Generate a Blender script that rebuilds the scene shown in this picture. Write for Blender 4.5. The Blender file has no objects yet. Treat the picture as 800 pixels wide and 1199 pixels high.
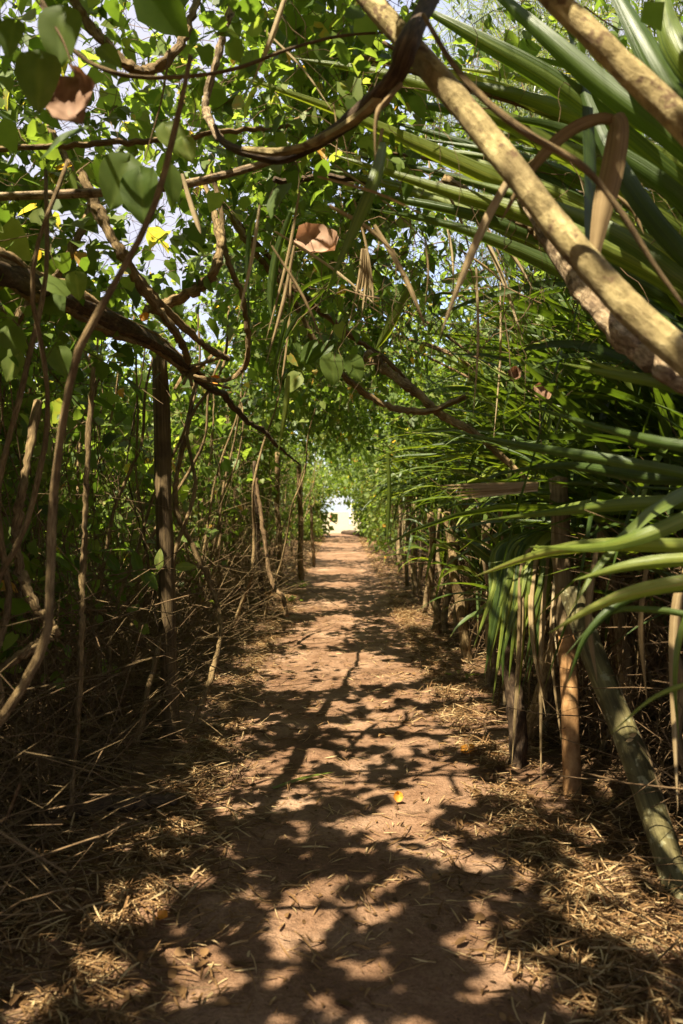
import bpy, math, random
import numpy as np
from mathutils import Vector

# ------------------------------------------------------------------ camera, light, exposure
sc = bpy.context.scene
C = sc.collection
EYE = 1.5
cam_d = bpy.data.cameras.new('camera'); cam = bpy.data.objects.new('camera', cam_d); C.objects.link(cam)
cam.location = (0, 0, EYE); cam.rotation_euler = (math.radians(90 - 0.46), 0, 0)
cam_d.sensor_fit = 'VERTICAL'; cam_d.sensor_height = 36; cam_d.lens = 28
cam_d.clip_start = 0.05; cam_d.clip_end = 6000
cam_d.dof.use_dof = True; cam_d.dof.focus_distance = 5.0; cam_d.dof.aperture_fstop = 2.8
sc.camera = cam

SUN = np.array([-0.32, -0.40, 0.86]); SUN /= np.linalg.norm(SUN)
elev = math.asin(SUN[2]); azim = math.atan2(SUN[0], SUN[1])
world = bpy.data.worlds.new("World"); sc.world = world; world.use_nodes = True
wn = world.node_tree.nodes; wl = world.node_tree.links
bg = wn['Background']; sky = wn.new('ShaderNodeTexSky'); sky.sky_type = 'NISHITA'; sky.sun_disc = False
sky.sun_elevation = elev; sky.sun_rotation = azim
sky.air_density = 1.0; sky.dust_density = 1.0; sky.ozone_density = 1.0
# thin bright cloud added over the blue to whiten the sky gaps
wtc = wn.new('ShaderNodeTexCoord'); wno = wn.new('ShaderNodeTexNoise'); wno.inputs['Scale'].default_value = 2.2; wno.inputs['Detail'].default_value = 7
wl.new(wtc.outputs['Generated'], wno.inputs['Vector'])
wr = wn.new('ShaderNodeValToRGB'); wr.color_ramp.elements[0].position = 0.36; wr.color_ramp.elements[0].color = (.35, .35, .35, 1); wr.color_ramp.elements[1].position = 0.56; wl.new(wno.outputs['Fac'], wr.inputs[0])
wm = wn.new('ShaderNodeMix'); wm.data_type = 'RGBA'; wl.new(wr.outputs[0], wm.inputs[0]); wl.new(sky.outputs[0], wm.inputs[6]); wm.inputs[7].default_value = (2.1, 2.1, 2.5, 1)
wl.new(wm.outputs[2], bg.inputs[0]); bg.inputs[1].default_value = 0.11
sun_d = bpy.data.lights.new('sun', 'SUN'); sun_d.energy = 5.0; sun_d.angle = math.radians(0.55); sun_d.color = (1.0, 0.90, 0.70)
sun = bpy.data.objects.new('sun', sun_d); C.objects.link(sun)
sun.rotation_euler = Vector((-SUN[0], -SUN[1], -SUN[2])).to_track_quat('-Z', 'Y').to_euler()
sc.view_settings.view_transform = 'Standard'; sc.view_settings.look = 'None'
sc.view_settings.exposure = 1.95; sc.view_settings.gamma = 1.0
sc.cycles.max_bounces = 7; sc.cycles.diffuse_bounces = 4; sc.cycles.glossy_bounces = 2
sc.cycles.transmission_bounces = 4; sc.cycles.caustics_reflective = False; sc.cycles.caustics_refractive = False
sc.cycles.sample_clamp_indirect = 4.0; sc.cycles.use_denoising = True

rng = np.random.default_rng(7)
random.seed(7)
K = 932.0
HOR = 592.0

def P(px, py, d):
    return np.array([(px - 400) / K * d, d, EYE + (HOR - py) / K * d])

# ------------------------------------------------------------------ materials
def new_mat(name):
    m = bpy.data.materials.new(name); m.use_nodes = True
    n = m.node_tree.nodes; l = m.node_tree.links
    for x in list(n): n.remove(x)
    out = n.new('ShaderNodeOutputMaterial')
    return m, n, l, out

def ramp(n, stops, interp='LINEAR'):
    r = n.new('ShaderNodeValToRGB'); r.color_ramp.interpolation = interp
    e = r.color_ramp.elements
    while len(e) < len(stops): e.new(0.5)
    for i, (p, c) in enumerate(stops):
        e[i].position = p; e[i].color = (c[0], c[1], c[2], 1)
    return r

def leaf_material(name, stops, trans=0.45, rough=0.38, veins=30.0, tint=(1.9, 1.95, 0.85), spec=0.5, ribs=0):
    m, n, l, out = new_mat(name)
    at = n.new('ShaderNodeAttribute'); at.attribute_name = 'tone'
    tc = n.new('ShaderNodeTexCoord')
    nz = n.new('ShaderNodeTexNoise'); nz.inputs['Scale'].default_value = veins; nz.inputs['Detail'].default_value = 3
    l.new(tc.outputs['Object'], nz.inputs['Vector'])
    add = n.new('ShaderNodeMath'); add.operation = 'MULTIPLY_ADD'; add.inputs[1].default_value = 0.22; 
    l.new(nz.outputs['Fac'], add.inputs[0]); 
    sub = n.new('ShaderNodeMath'); sub.operation = 'SUBTRACT'; sub.inputs[1].default_value = 0.11
    l.new(at.outputs['Fac'], sub.inputs[0]); l.new(sub.outputs[0], add.inputs[2])
    src = add.outputs[0]
    if ribs:
        uv = n.new('ShaderNodeUVMap'); uv.uv_map = 'UVMap'
        mp = n.new('ShaderNodeMapping'); mp.inputs['Scale'].default_value = (1.5, ribs, 1); l.new(uv.outputs[0], mp.inputs[0])
        nr = n.new('ShaderNodeTexNoise'); nr.inputs['Scale'].default_value = 1; nr.inputs['Detail'].default_value = 4; l.new(mp.outputs[0], nr.inputs['Vector'])
        ma = n.new('ShaderNodeMath'); ma.operation = 'MULTIPLY_ADD'; ma.inputs[1].default_value = 0.75; l.new(nr.outputs['Fac'], ma.inputs[0])
        mb = n.new('ShaderNodeMath'); mb.operation = 'SUBTRACT'; mb.inputs[1].default_value = 0.38; l.new(src, mb.inputs[0]); l.new(mb.outputs[0], ma.inputs[2]); src = ma.outputs[0]
    r = ramp(n, stops); l.new(src, r.inputs[0])
    pb = n.new('ShaderNodeBsdfPrincipled'); pb.inputs['Roughness'].default_value = rough
    if ribs:
        bp = n.new('ShaderNodeBump'); bp.inputs['Strength'].default_value = .6; bp.inputs['Distance'].default_value = .004; l.new(nr.outputs['Fac'], bp.inputs['Height']); l.new(bp.outputs[0], pb.inputs['Normal'])
    pb.inputs['Specular IOR Level'].default_value = spec
    l.new(r.outputs[0], pb.inputs['Base Color'])
    mul = n.new('ShaderNodeMix'); mul.data_type = 'RGBA'; mul.blend_type = 'MULTIPLY'; mul.inputs[0].default_value = 1
    l.new(r.outputs[0], mul.inputs[6]); mul.inputs[7].default_value = (*tint, 1)
    tr = n.new('ShaderNodeBsdfTranslucent'); l.new(mul.outputs[2], tr.inputs['Color'])
    mx = n.new('ShaderNodeMixShader'); mx.inputs[0].default_value = trans
    l.new(pb.outputs[0], mx.inputs[1]); l.new(tr.outputs[0], mx.inputs[2]); l.new(mx.outputs[0], out.inputs[0])
    return m

def bark_material(name, c1, c2, c3=None, su=14.0, sv=3.0, bump=0.5, patch=0.0, patchcol=(0.5, 0.5, 0.42), rings=0.0):
    """UV: u = metres along the stem, v = turns round it"""
    m, n, l, out = new_mat(name)
    uv = n.new('ShaderNodeUVMap'); uv.uv_map = 'UVMap'
    mp = n.new('ShaderNodeMapping'); mp.inputs['Scale'].default_value = (su, sv * 6, 1); l.new(uv.outputs[0], mp.inputs[0])
    nz = n.new('ShaderNodeTexNoise'); nz.inputs['Scale'].default_value = 1.0; nz.inputs['Detail'].default_value = 7; nz.inputs['Roughness'].default_value = 0.65
    l.new(mp.outputs[0], nz.inputs['Vector'])
    tc = n.new('ShaderNodeTexCoord'); n2 = n.new('ShaderNodeTexNoise'); n2.inputs['Scale'].default_value = 9; n2.inputs['Detail'].default_value = 4
    l.new(tc.outputs['Object'], n2.inputs['Vector'])
    r = ramp(n, [(0.33, c1), (0.52, c2), (0.72, c3 or c2)]); l.new(nz.outputs['Fac'], r.inputs[0])
    r2 = ramp(n, [(0.36, (0.55, 0.5, 0.45)), (0.62, (1.15, 1.12, 1.05))]); l.new(n2.outputs['Fac'], r2.inputs[0])
    mul = n.new('ShaderNodeMix'); mul.data_type = 'RGBA'; mul.blend_type = 'MULTIPLY'; mul.inputs[0].default_value = 0.85
    l.new(r.outputs[0], mul.inputs[6]); l.new(r2.outputs[0], mul.inputs[7])
    col = mul.outputs[2]
    if patch > 0:
        n3 = n.new('ShaderNodeTexNoise'); n3.inputs['Scale'].default_value = 26; n3.inputs['Detail'].default_value = 5
        l.new(tc.outputs['Object'], n3.inputs['Vector'])
        r3 = ramp(n, [(0.60 - patch * 0.1, (0, 0, 0)), (0.66 - patch * 0.1, (1, 1, 1))]); l.new(n3.outputs['Fac'], r3.inputs[0])
        mm = n.new('ShaderNodeMix'); mm.data_type = 'RGBA'; l.new(r3.outputs[0], mm.inputs[0])
        l.new(col, mm.inputs[6]); mm.inputs[7].default_value = (*patchcol, 1); col = mm.outputs[2]
    pb = n.new('ShaderNodeBsdfPrincipled'); pb.inputs['Roughness'].default_value = 0.8; pb.inputs['Specular IOR Level'].default_value = 0.25
    l.new(col, pb.inputs['Base Color'])
    hgt = nz.outputs['Fac']
    if rings > 0:
        sx = n.new('ShaderNodeSeparateXYZ'); l.new(uv.outputs[0], sx.inputs[0])
        wv = n.new('ShaderNodeMath'); wv.operation = 'MULTIPLY'; wv.inputs[1].default_value = rings; l.new(sx.outputs[0], wv.inputs[0])
        ad = n.new('ShaderNodeMath'); ad.operation = 'ADD'; l.new(wv.outputs[0], ad.inputs[0]); l.new(n2.outputs['Fac'], ad.inputs[1])
        fr = n.new('ShaderNodeMath'); fr.operation = 'PINGPONG'; fr.inputs[1].default_value = 1.0; l.new(ad.outputs[0], fr.inputs[0])
        a2 = n.new('ShaderNodeMath'); a2.operation = 'MULTIPLY_ADD'; a2.inputs[1].default_value = 0.6; l.new(fr.outputs[0], a2.inputs[0]); l.new(nz.outputs['Fac'], a2.inputs[2]); hgt = a2.outputs[0]
    bp = n.new('ShaderNodeBump'); bp.inputs['Strength'].default_value = bump; bp.inputs['Distance'].default_value = 0.012
    l.new(hgt, bp.inputs['Height']); l.new(bp.outputs[0], pb.inputs['Normal'])
    l.new(pb.outputs[0], out.inputs[0])
    return m

def ground_material(name, stops, scale=3.0, bump=0.6):
    m, n, l, out = new_mat(name)
    tc = n.new('ShaderNodeTexCoord')
    nz = n.new('ShaderNodeTexNoise'); nz.inputs['Scale'].default_value = scale; nz.inputs['Detail'].default_value = 10; nz.inputs['Roughness'].default_value = 0.68
    l.new(tc.outputs['Object'], nz.inputs['Vector'])
    r = ramp(n, stops); l.new(nz.outputs['Fac'], r.inputs[0])
    n2 = n.new('ShaderNodeTexNoise'); n2.inputs['Scale'].default_value = 60; n2.inputs['Detail'].default_value = 6; n2.inputs['Roughness'].default_value = 0.7
    l.new(tc.outputs['Object'], n2.inputs['Vector'])
    r2 = ramp(n, [(0.3, (0.62, 0.6, 0.58)), (0.55, (1, 1, 1)), (0.75, (1.25, 1.2, 1.15))]); l.new(n2.outputs['Fac'], r2.inputs[0])
    mul = n.new('ShaderNodeMix'); mul.data_type = 'RGBA'; mul.blend_type = 'MULTIPLY'; mul.inputs[0].default_value = 1
    l.new(r.outputs[0], mul.inputs[6]); l.new(r2.outputs[0], mul.inputs[7])
    vo = n.new('ShaderNodeTexVoronoi'); vo.inputs['Scale'].default_value = 90; l.new(tc.outputs['Object'], vo.inputs['Vector'])
    ad = n.new('ShaderNodeMath'); ad.operation = 'MULTIPLY_ADD'; ad.inputs[1].default_value = 0.35; l.new(vo.outputs['Distance'], ad.inputs[0]); l.new(n2.outputs['Fac'], ad.inputs[2])
    bp = n.new('ShaderNodeBump'); bp.inputs['Strength'].default_value = bump; bp.inputs['Distance'].default_value = 0.012
    l.new(ad.outputs[0], bp.inputs['Height'])
    pb = n.new('ShaderNodeBsdfPrincipled'); pb.inputs['Roughness'].default_value = 0.95; pb.inputs['Specular IOR Level'].default_value = 0.1
    l.new(mul.outputs[2], pb.inputs['Base Color']); l.new(bp.outputs[0], pb.inputs['Normal']); l.new(pb.outputs[0], out.inputs[0])
    return m

M = {}
M['leaf'] = leaf_material('vine_leaf', [(0.0, (0.030, 0.054, 0.011)), (0.35, (0.072, 0.115, 0.020)), (0.7, (0.142, 0.190, 0.040)), (0.9, (0.24, 0.275, 0.070)), (1.0, (0.45, 0.24, 0.04))], trans=0.56, rough=.5, spec=.3)
M['leaf_bright'] = leaf_material('bright_leaf', [(0.0, (0.05, 0.085, 0.015)), (0.4, (0.11, 0.155, 0.03)), (0.8, (0.21, 0.26, 0.06)), (1.0, (0.36, 0.36, 0.10))], trans=0.58, rough=.5, spec=.3)  # lit copy of the leaf colour for foliage in sun; seedlings share it
M['strap'] = leaf_material('strap_leaf', [(0.0, (0.020, 0.036, 0.007)), (0.45, (0.058, 0.095, 0.015)), (0.74, (0.15, 0.185, 0.026)), (0.9, (0.26, 0.29, 0.05)), (1.0, (0.30, 0.19, 0.08))], trans=0.4, rough=0.42, veins=6, spec=0.5, ribs=14, tint=(2.0, 1.9, .6))
M['straw'] = leaf_material('dry_leaf', [(0.0, (0.045, 0.025, 0.010)), (0.4, (0.135, 0.072, 0.027)), (0.75, (0.26, 0.15, 0.062)), (1.0, (0.45, 0.335, 0.17))], trans=0.22, rough=0.7, veins=25, tint=(1.2, 1.0, 0.7), spec=0.2, ribs=9)
M['deadstrap'] = leaf_material('dead_strap_leaf', [(0.0, (0.05, 0.033, 0.014)), (0.4, (0.15, 0.10, 0.045)), (0.75, (0.29, 0.205, 0.10)), (1.0, (0.46, 0.36, 0.21))], trans=0.2, rough=0.75, veins=25, tint=(1.1, 1.0, 0.75), spec=0.15, ribs=12)
M['needle'] = leaf_material('needle_leaf', [(0.0, (0.05, 0.08, 0.02)), (0.6, (0.13, 0.16, 0.05)), (1.0, (0.24, 0.22, 0.09))], trans=0.4)
M['orange'] = leaf_material('orange_leaf', [(0.0, (0.45, 0.15, 0.02)), (0.5, (0.72, 0.30, 0.03)), (1.0, (0.8, 0.42, 0.05))], trans=0.3, rough=0.6, tint=(1.1, 0.9, 0.6))
M['pinkdry'] = leaf_material('curled_dry_leaf', [(0.0, (0.10, 0.045, 0.025)), (0.35, (0.20, 0.105, 0.055)), (0.65, (0.36, 0.22, 0.14)), (1.0, (0.55, 0.38, 0.28))], trans=0.25, rough=0.8, veins=45, tint=(1.2, 0.95, 0.75))
M['twig'] = bark_material('twig_bark', (0.05, 0.030, 0.014), (0.14, 0.088, 0.042), (0.30, 0.21, 0.115), bump=0.3)
M['vinebark'] = bark_material('vine_bark', (0.07, 0.044, 0.018), (0.21, 0.145, 0.066), (0.38, 0.28, 0.145), su=26, bump=0.9)
M['strandbark'] = bark_material('strand_bark', (0.12, 0.075, 0.03), (0.30, 0.205, 0.10), (0.46, 0.34, 0.19), su=30, bump=1.0)  # tan strands, colour lightened to stand for the sun on them
M['palebark'] = bark_material('pale_bark', (0.15, 0.115, 0.045), (0.30, 0.24, 0.11), (0.42, 0.35, 0.18), su=22, sv=1.4, bump=0.8, patch=0.12, patchcol=(0.12, 0.075, 0.035), rings=16)
M['roughbark'] = bark_material('rough_bark', (0.08, 0.05, 0.03), (0.30, 0.22, 0.13), (0.5, 0.42, 0.3), su=30, sv=2.4, bump=1.0, patch=0.3, patchcol=(0.10, 0.065, 0.035), rings=30)
M['darkbark'] = bark_material('dark_bark', (0.02, 0.013, 0.008), (0.07, 0.045, 0.025), (0.17, 0.12, 0.07), su=18, bump=0.8)
M['postwood'] = bark_material('post_wood', (0.05, 0.032, 0.015), (0.11, 0.075, 0.035), (0.18, 0.13, 0.065), su=3, sv=4, bump=0.7)
M['tanwood'] = bark_material('tan_wood', (0.22, 0.11, 0.04), (0.36, 0.20, 0.085), (0.46, 0.28, 0.13), su=16, sv=1.0, bump=0.25)
M['greenwood'] = bark_material('green_wood', (0.05, 0.042, 0.018), (0.11, 0.095, 0.038), (0.19, 0.165, 0.07), su=4, sv=2.5, bump=0.7, patch=0.1, patchcol=(0.20, 0.185, 0.10))
M['stakewood'] = bark_material('stake_wood', (0.09, 0.06, 0.03), (0.20, 0.145, 0.075), (0.30, 0.23, 0.13), su=6, sv=3, bump=0.5, rings=18)
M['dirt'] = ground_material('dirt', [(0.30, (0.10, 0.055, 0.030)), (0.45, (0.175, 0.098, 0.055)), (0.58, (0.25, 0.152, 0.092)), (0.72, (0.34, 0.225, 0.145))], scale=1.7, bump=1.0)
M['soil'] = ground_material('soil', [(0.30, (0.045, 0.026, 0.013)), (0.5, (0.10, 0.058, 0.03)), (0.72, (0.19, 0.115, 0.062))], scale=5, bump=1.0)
M['sand'] = ground_material('sand', [(0.3, (0.26, 0.21, 0.13)), (0.5, (0.33, 0.27, 0.18)), (0.7, (0.20, 0.21, 0.10))], scale=0.6)

def simple_mat(name, col, rough=0.6, spec=0.4):
    m, n, l, out = new_mat(name)
    pb = n.new('ShaderNodeBsdfPrincipled'); pb.inputs['Roughness'].default_value = rough
    tc = n.new('ShaderNodeTexCoord'); nz = n.new('ShaderNodeTexNoise'); nz.inputs['Scale'].default_value = 7; l.new(tc.outputs['Object'], nz.inputs['Vector'])
    r = ramp(n, [(0.3, [c * 0.8 for c in col]), (0.7, [min(1, c * 1.12) for c in col])]); l.new(nz.outputs['Fac'], r.inputs[0])
    l.new(r.outputs[0], pb.inputs['Base Color']); pb.inputs['Specular IOR Level'].default_value = spec
    l.new(pb.outputs[0], out.inputs[0]); return m
M['sea'] = simple_mat('sea_water', (0.16, 0.19, 0.21), 0.6, 0.2)
M['red'] = simple_mat('red_paint', (0.5, 0.13, 0.07), 0.5)
M['white'] = simple_mat('white_paint', (0.7, 0.68, 0.62), 0.6)

# ------------------------------------------------------------------ mesh helpers
class Geo:
    def __init__(s): s.v = []; s.f4 = []; s.f3 = []; s.t = []; s.uv = []; s.n = 0; s.hasuv = False
    def add(s, v, f4=None, f3=None, tone=0.5, uv=None):
        v = np.asarray(v, dtype=np.float32).reshape(-1, 3)
        if f4 is not None and len(f4): s.f4.append(np.asarray(f4, dtype=np.int32) + s.n)
        if f3 is not None and len(f3): s.f3.append(np.asarray(f3, dtype=np.int32) + s.n)
        s.v.append(v); s.t.append(np.broadcast_to(np.asarray(tone, dtype=np.float32), (len(v),)))
        if uv is None: s.uv.append(np.zeros((len(v), 2), dtype=np.float32))
        else: s.uv.append(np.asarray(uv, dtype=np.float32)); s.hasuv = True
        s.n += len(v)
    def build(s, name, mat, parent=None, smooth=True):
        me = bpy.data.meshes.new(name)
        if s.n:
            v = np.concatenate(s.v); t = np.concatenate(s.t); uv = np.concatenate(s.uv)
            if parent is not None: v = v - np.array(parent.location, dtype=np.float32)
            f4 = np.concatenate(s.f4) if s.f4 else np.zeros((0, 4), np.int32)
            f3 = np.concatenate(s.f3) if s.f3 else np.zeros((0, 3), np.int32)
            lv = np.concatenate([f4.ravel(), f3.ravel()])
            starts = np.concatenate([np.arange(len(f4)) * 4, len(f4) * 4 + np.arange(len(f3)) * 3]).astype(np.int32)
            me.vertices.add(len(v)); me.vertices.foreach_set('co', v.ravel())
            me.loops.add(len(lv)); me.loops.foreach_set('vertex_index', lv)
            me.polygons.add(len(starts)); me.polygons.foreach_set('loop_start', starts)
            if smooth: me.polygons.foreach_set('use_smooth', np.ones(len(starts), dtype=bool))
            a = me.attributes.new('tone', 'FLOAT', 'POINT'); a.data.foreach_set('value', t.astype(np.float32))
            if s.hasuv:
                ul = me.uv_layers.new(name='UVMap'); ul.data.foreach_set('uv', uv[lv].ravel())
            me.update(); me.validate()
        me.materials.append(M[mat] if isinstance(mat, str) else mat)
        o = bpy.data.objects.new(name, me); C.objects.link(o)
        if parent is not None: o.parent = parent
        return o

def tag(o, label=None, cat=None, group=None, kind=None):
    if label: o['label'] = label
    if cat: o['category'] = cat
    if group: o['group'] = group
    if kind: o['kind'] = kind
    return o

def empty(name, loc, label, cat, group=None):
    o = bpy.data.objects.new(name, None); C.objects.link(o); o.location = tuple(float(a) for a in loc); o.empty_display_size = 0.1
    return tag(o, label, cat, group)

def solo(g, name, mat, label, cat, group=None, origin=None, smooth=True):
    """a thing that is one mesh, its origin at its base"""
    if origin is None:
        v = np.concatenate(g.v); origin = v[v[:, 2].argmin()]
    origin = np.asarray(origin, dtype=float)
    g.v = [a - origin.astype(np.float32) for a in g.v]
    o = g.build(name, mat, None, smooth); o.location = tuple(float(a) for a in origin)
    return tag(o, label, cat, group)

def smoothpath(pts, n):
    pts = np.asarray(pts, float)
    p = np.vstack([2 * pts[0] - pts[1], pts, 2 * pts[-1] - pts[-2]])
    m = len(pts) - 1
    u = np.linspace(0, m - 1e-6, n); i = u.astype(int); t = (u - i)[:, None]
    p0, p1, p2, p3 = p[i], p[i + 1], p[i + 2], p[i + 3]
    return 0.5 * ((2 * p1) + (-p0 + p2) * t + (2 * p0 - 5 * p1 + 4 * p2 - p3) * t ** 2 + (-p0 + 3 * p1 - 3 * p2 + p3) * t ** 3)

def nrm(a): return a / np.maximum(np.linalg.norm(a, axis=-1, keepdims=True), 1e-9)

def tube(g, pts, rad, sides=8, seg=None, wob=0.12, jit=0.0, tone=0.5, flat=1.0):
    pts = np.asarray(pts, float); rad = np.atleast_1d(np.asarray(rad, float))
    if len(rad) == 1: rad = np.repeat(rad, len(pts))
    if seg is None: seg = max(6, len(pts) * 4)
    c = smoothpath(pts, seg)
    r = np.interp(np.linspace(0, 1, seg), np.linspace(0, 1, len(rad)), rad)
    if jit: c = c + rng.normal(0, 1, c.shape) * jit * r[:, None]
    tan = nrm(np.gradient(c, axis=0))
    up = np.array([0.31, 0.2, 0.93]) if abs(tan[0] @ np.array([0.31, 0.2, 0.93])) < 0.85 else np.array([1.0, 0.1, 0])
    fr = []; a = nrm(np.cross(tan[0], up))
    for k in range(seg):
        a = nrm(a - tan[k] * (a @ tan[k])); fr.append(a)
    A = np.array(fr); B = np.cross(tan, A)
    th = np.arange(sides) * 2 * math.pi / sides
    ang = np.linspace(0, 5, seg)[:, None]
    ph = rng.uniform(0, 6.28, 3)
    rr = r[:, None] * (1 + wob * (0.5 * np.sin(3 * th[None] + ang * 3 + ph[0]) + 0.35 * np.sin(2 * th[None] - ang * 7 + ph[1]) + 0.4 * rng.normal(0, 0.5, (seg, 1))))
    V = c[:, None] + rr[..., None] * (np.cos(th)[None, :, None] * A[:, None] + flat * np.sin(th)[None, :, None] * B[:, None])
    L = np.concatenate([[0], np.cumsum(np.linalg.norm(np.diff(c, axis=0), axis=1))])
    # seam: first column doubled so the UV does not wrap
    V = np.concatenate([V, V[:, :1]], axis=1); s1 = sides + 1
    uv = np.stack([np.broadcast_to(L[:, None], (seg, s1)), np.broadcast_to(np.linspace(0, 1, s1)[None] , (seg, s1))], -1)
    uv = uv + rng.uniform(0, 9, 2)
    i = np.arange(seg - 1)[:, None] * s1 + np.arange(sides)[None]
    f4 = np.stack([i, i + 1, i + s1 + 1, i + s1], -1).reshape(-1, 4)
    V = V.reshape(-1, 3); uv = uv.reshape(-1, 2)
    base = len(V)
    V = np.vstack([V, c[0] - tan[0] * r[0] * 0.15, c[-1] + tan[-1] * r[-1] * 0.3]); uv = np.vstack([uv, uv[0], uv[-1]])
    f3 = [(base, j + 1, j) for j in range(sides)] + [(base + 1, (seg - 1) * s1 + j, (seg - 1) * s1 + j + 1) for j in range(sides)]
    g.add(V, f4, f3, tone, uv)
    return c

def twigs(g, pos, r0, r1, tone=0.5):
    """pos (n, m, 3): many thin three-sided stems at once"""
    n, m, _ = pos.shape
    if n == 0: return
    tan = nrm(np.gradient(pos, axis=1))
    ref = np.where(np.abs(tan[..., 2:3]) > 0.8, np.array([1.0, 0, 0]), np.array([0, 0, 1.0]))
    A = nrm(np.cross(tan, ref)); B = np.cross(tan, A)
    r0 = np.broadcast_to(r0, (n,))[:, None]; r1 = np.broadcast_to(r1, (n,))[:, None]
    t = np.linspace(0, 1, m)[None]
    r = (r0 * (1 - t) + r1 * t)[..., None, None]
    th = np.arange(3) * 2 * math.pi / 3
    V = pos[:, :, None] + r * (np.cos(th)[:, None] * A[:, :, None] + np.sin(th)[:, None] * B[:, :, None])
    step = np.linalg.norm(pos[:, 1] - pos[:, 0], axis=-1)[:, None, None]
    u = (np.arange(m)[None, :, None] * step + rng.uniform(0, 9, (n, 1, 1))) * np.ones((1, 1, 3))
    v = np.broadcast_to(np.array([0, 0.33, 0.66])[None, None], (n, m, 3))
    uv = np.stack([u, v], -1).reshape(-1, 2)
    b = (np.arange(n) * m * 3)[:, None, None] + (np.arange(m - 1) * 3)[None, :, None] + np.arange(3)[None, None]
    b2 = (np.arange(n) * m * 3)[:, None, None] + (np.arange(m - 1) * 3)[None, :, None] + ((np.arange(3) + 1) % 3)[None, None]
    f = np.stack([b, b2, b2 + 3, b + 3], -1).reshape(-1, 4)
    g.add(V.reshape(-1, 3), f, None, tone, uv)

HEART = (np.array([[0, 0, 0], [0, .5, -.05], [0, 1, -.16], [-.26, -.10, .03], [-.46, .20, .07], [-.30, .66, .0], [.26, -.10, .03], [.46, .20, .07], [.30, .66, .0]]),
         [[0, 1, 4, 3], [1, 2, 5, 4], [0, 6, 7, 1], [1, 7, 8, 2]], [])
OVAL = (np.array([[0, 0, 0], [0, .45, .0], [0, 1, -.14], [-.19, .2, .05], [-.25, .5, .07], [-.13, .8, -.02], [.19, .2, .05], [.25, .5, .07], [.13, .8, -.02]]),
        [[0, 1, 4, 3], [1, 2, 5, 4], [0, 6, 7, 1], [1, 7, 8, 2]], [])
LOW = (np.array([[0, 0, 0], [-.36, .42, .06], [0, 1, -.12], [.36, .42, .06]]), [], [[0, 3, 2], [0, 2, 1]])
NEEDLE = (np.array([[-.02, 0, 0], [.02, 0, 0], [.0, 1, -.1]]), [], [[0, 1, 2]])

def leaves(g, base, axis, normal, size, tone, tmpl):
    """many leaves at once: base (n,3), axis = growth direction, normal = blade normal"""
    n = len(base)
    if n == 0: return
    tv, q, t3 = tmpl
    Y = nrm(axis); X = nrm(np.cross(Y, normal)); Z = np.cross(X, Y)
    curl = rng.uniform(0.3, 1.9, (n, 1, 1))
    tvv = np.broadcast_to(tv[None], (n,) + tv.shape).copy(); tvv[..., 2:] *= curl
    tvv[..., 0] *= rng.uniform(0.6, 1.2, (n, 1)); tvv[..., 2] += tvv[..., 0] * rng.normal(0, .35, (n, 1))
    V = base[:, None] + size[:, None, None] * (tvv[..., 0:1] * X[:, None] + tvv[..., 1:2] * Y[:, None] + tvv[..., 2:3] * Z[:, None])
    m = len(tv); off = (np.arange(n) * m)[:, None, None]
    f4 = (np.array(q)[None] + off).reshape(-1, 4) if len(q) else None
    f3 = (np.array(t3)[None] + off).reshape(-1, 3) if len(t3) else None
    g.add(V.reshape(-1, 3), f4, f3, np.repeat(tone, m))

def straps(g, base, d0, length, width, droop, tone, seg=9, side=None, kink=None, fold=0.22, tip=None, twist=None):
    """many strap leaves: ribbons with a V fold, drooping, optionally snapped at `kink`"""
    n = len(base)
    if n == 0: return
    d0 = nrm(np.asarray(d0, float)); length = np.broadcast_to(length, (n,)).astype(float)
    width = np.broadcast_to(width, (n,)); droop = np.broadcast_to(droop, (n,))
    t = np.linspace(0, 1, seg + 1)
    pos = np.zeros((n, seg + 1, 3)); pos[:, 0] = base; d = d0.copy()
    k = np.full(n, 2.0) if kink is None else np.asarray(kink)
    kinked = np.zeros(n, bool)
    for i in range(1, seg + 1):
        d = d + np.stack([0 * droop, 0 * droop, -droop * (0.3 + 1.4 * t[i]) * 2.2 / seg], -1)
        now = (t[i] > k) & ~kinked
        if now.any():
            kd = d[now] * np.array([0.35, 0.35, 0]) + np.array([0, 0, -1.0]); d[now] = kd; kinked |= now
        d = nrm(d); pos[:, i] = pos[:, i - 1] + d * (length / seg)[:, None]
    ribbons(g, pos, width, tone, fold, twist)
    return pos

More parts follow.
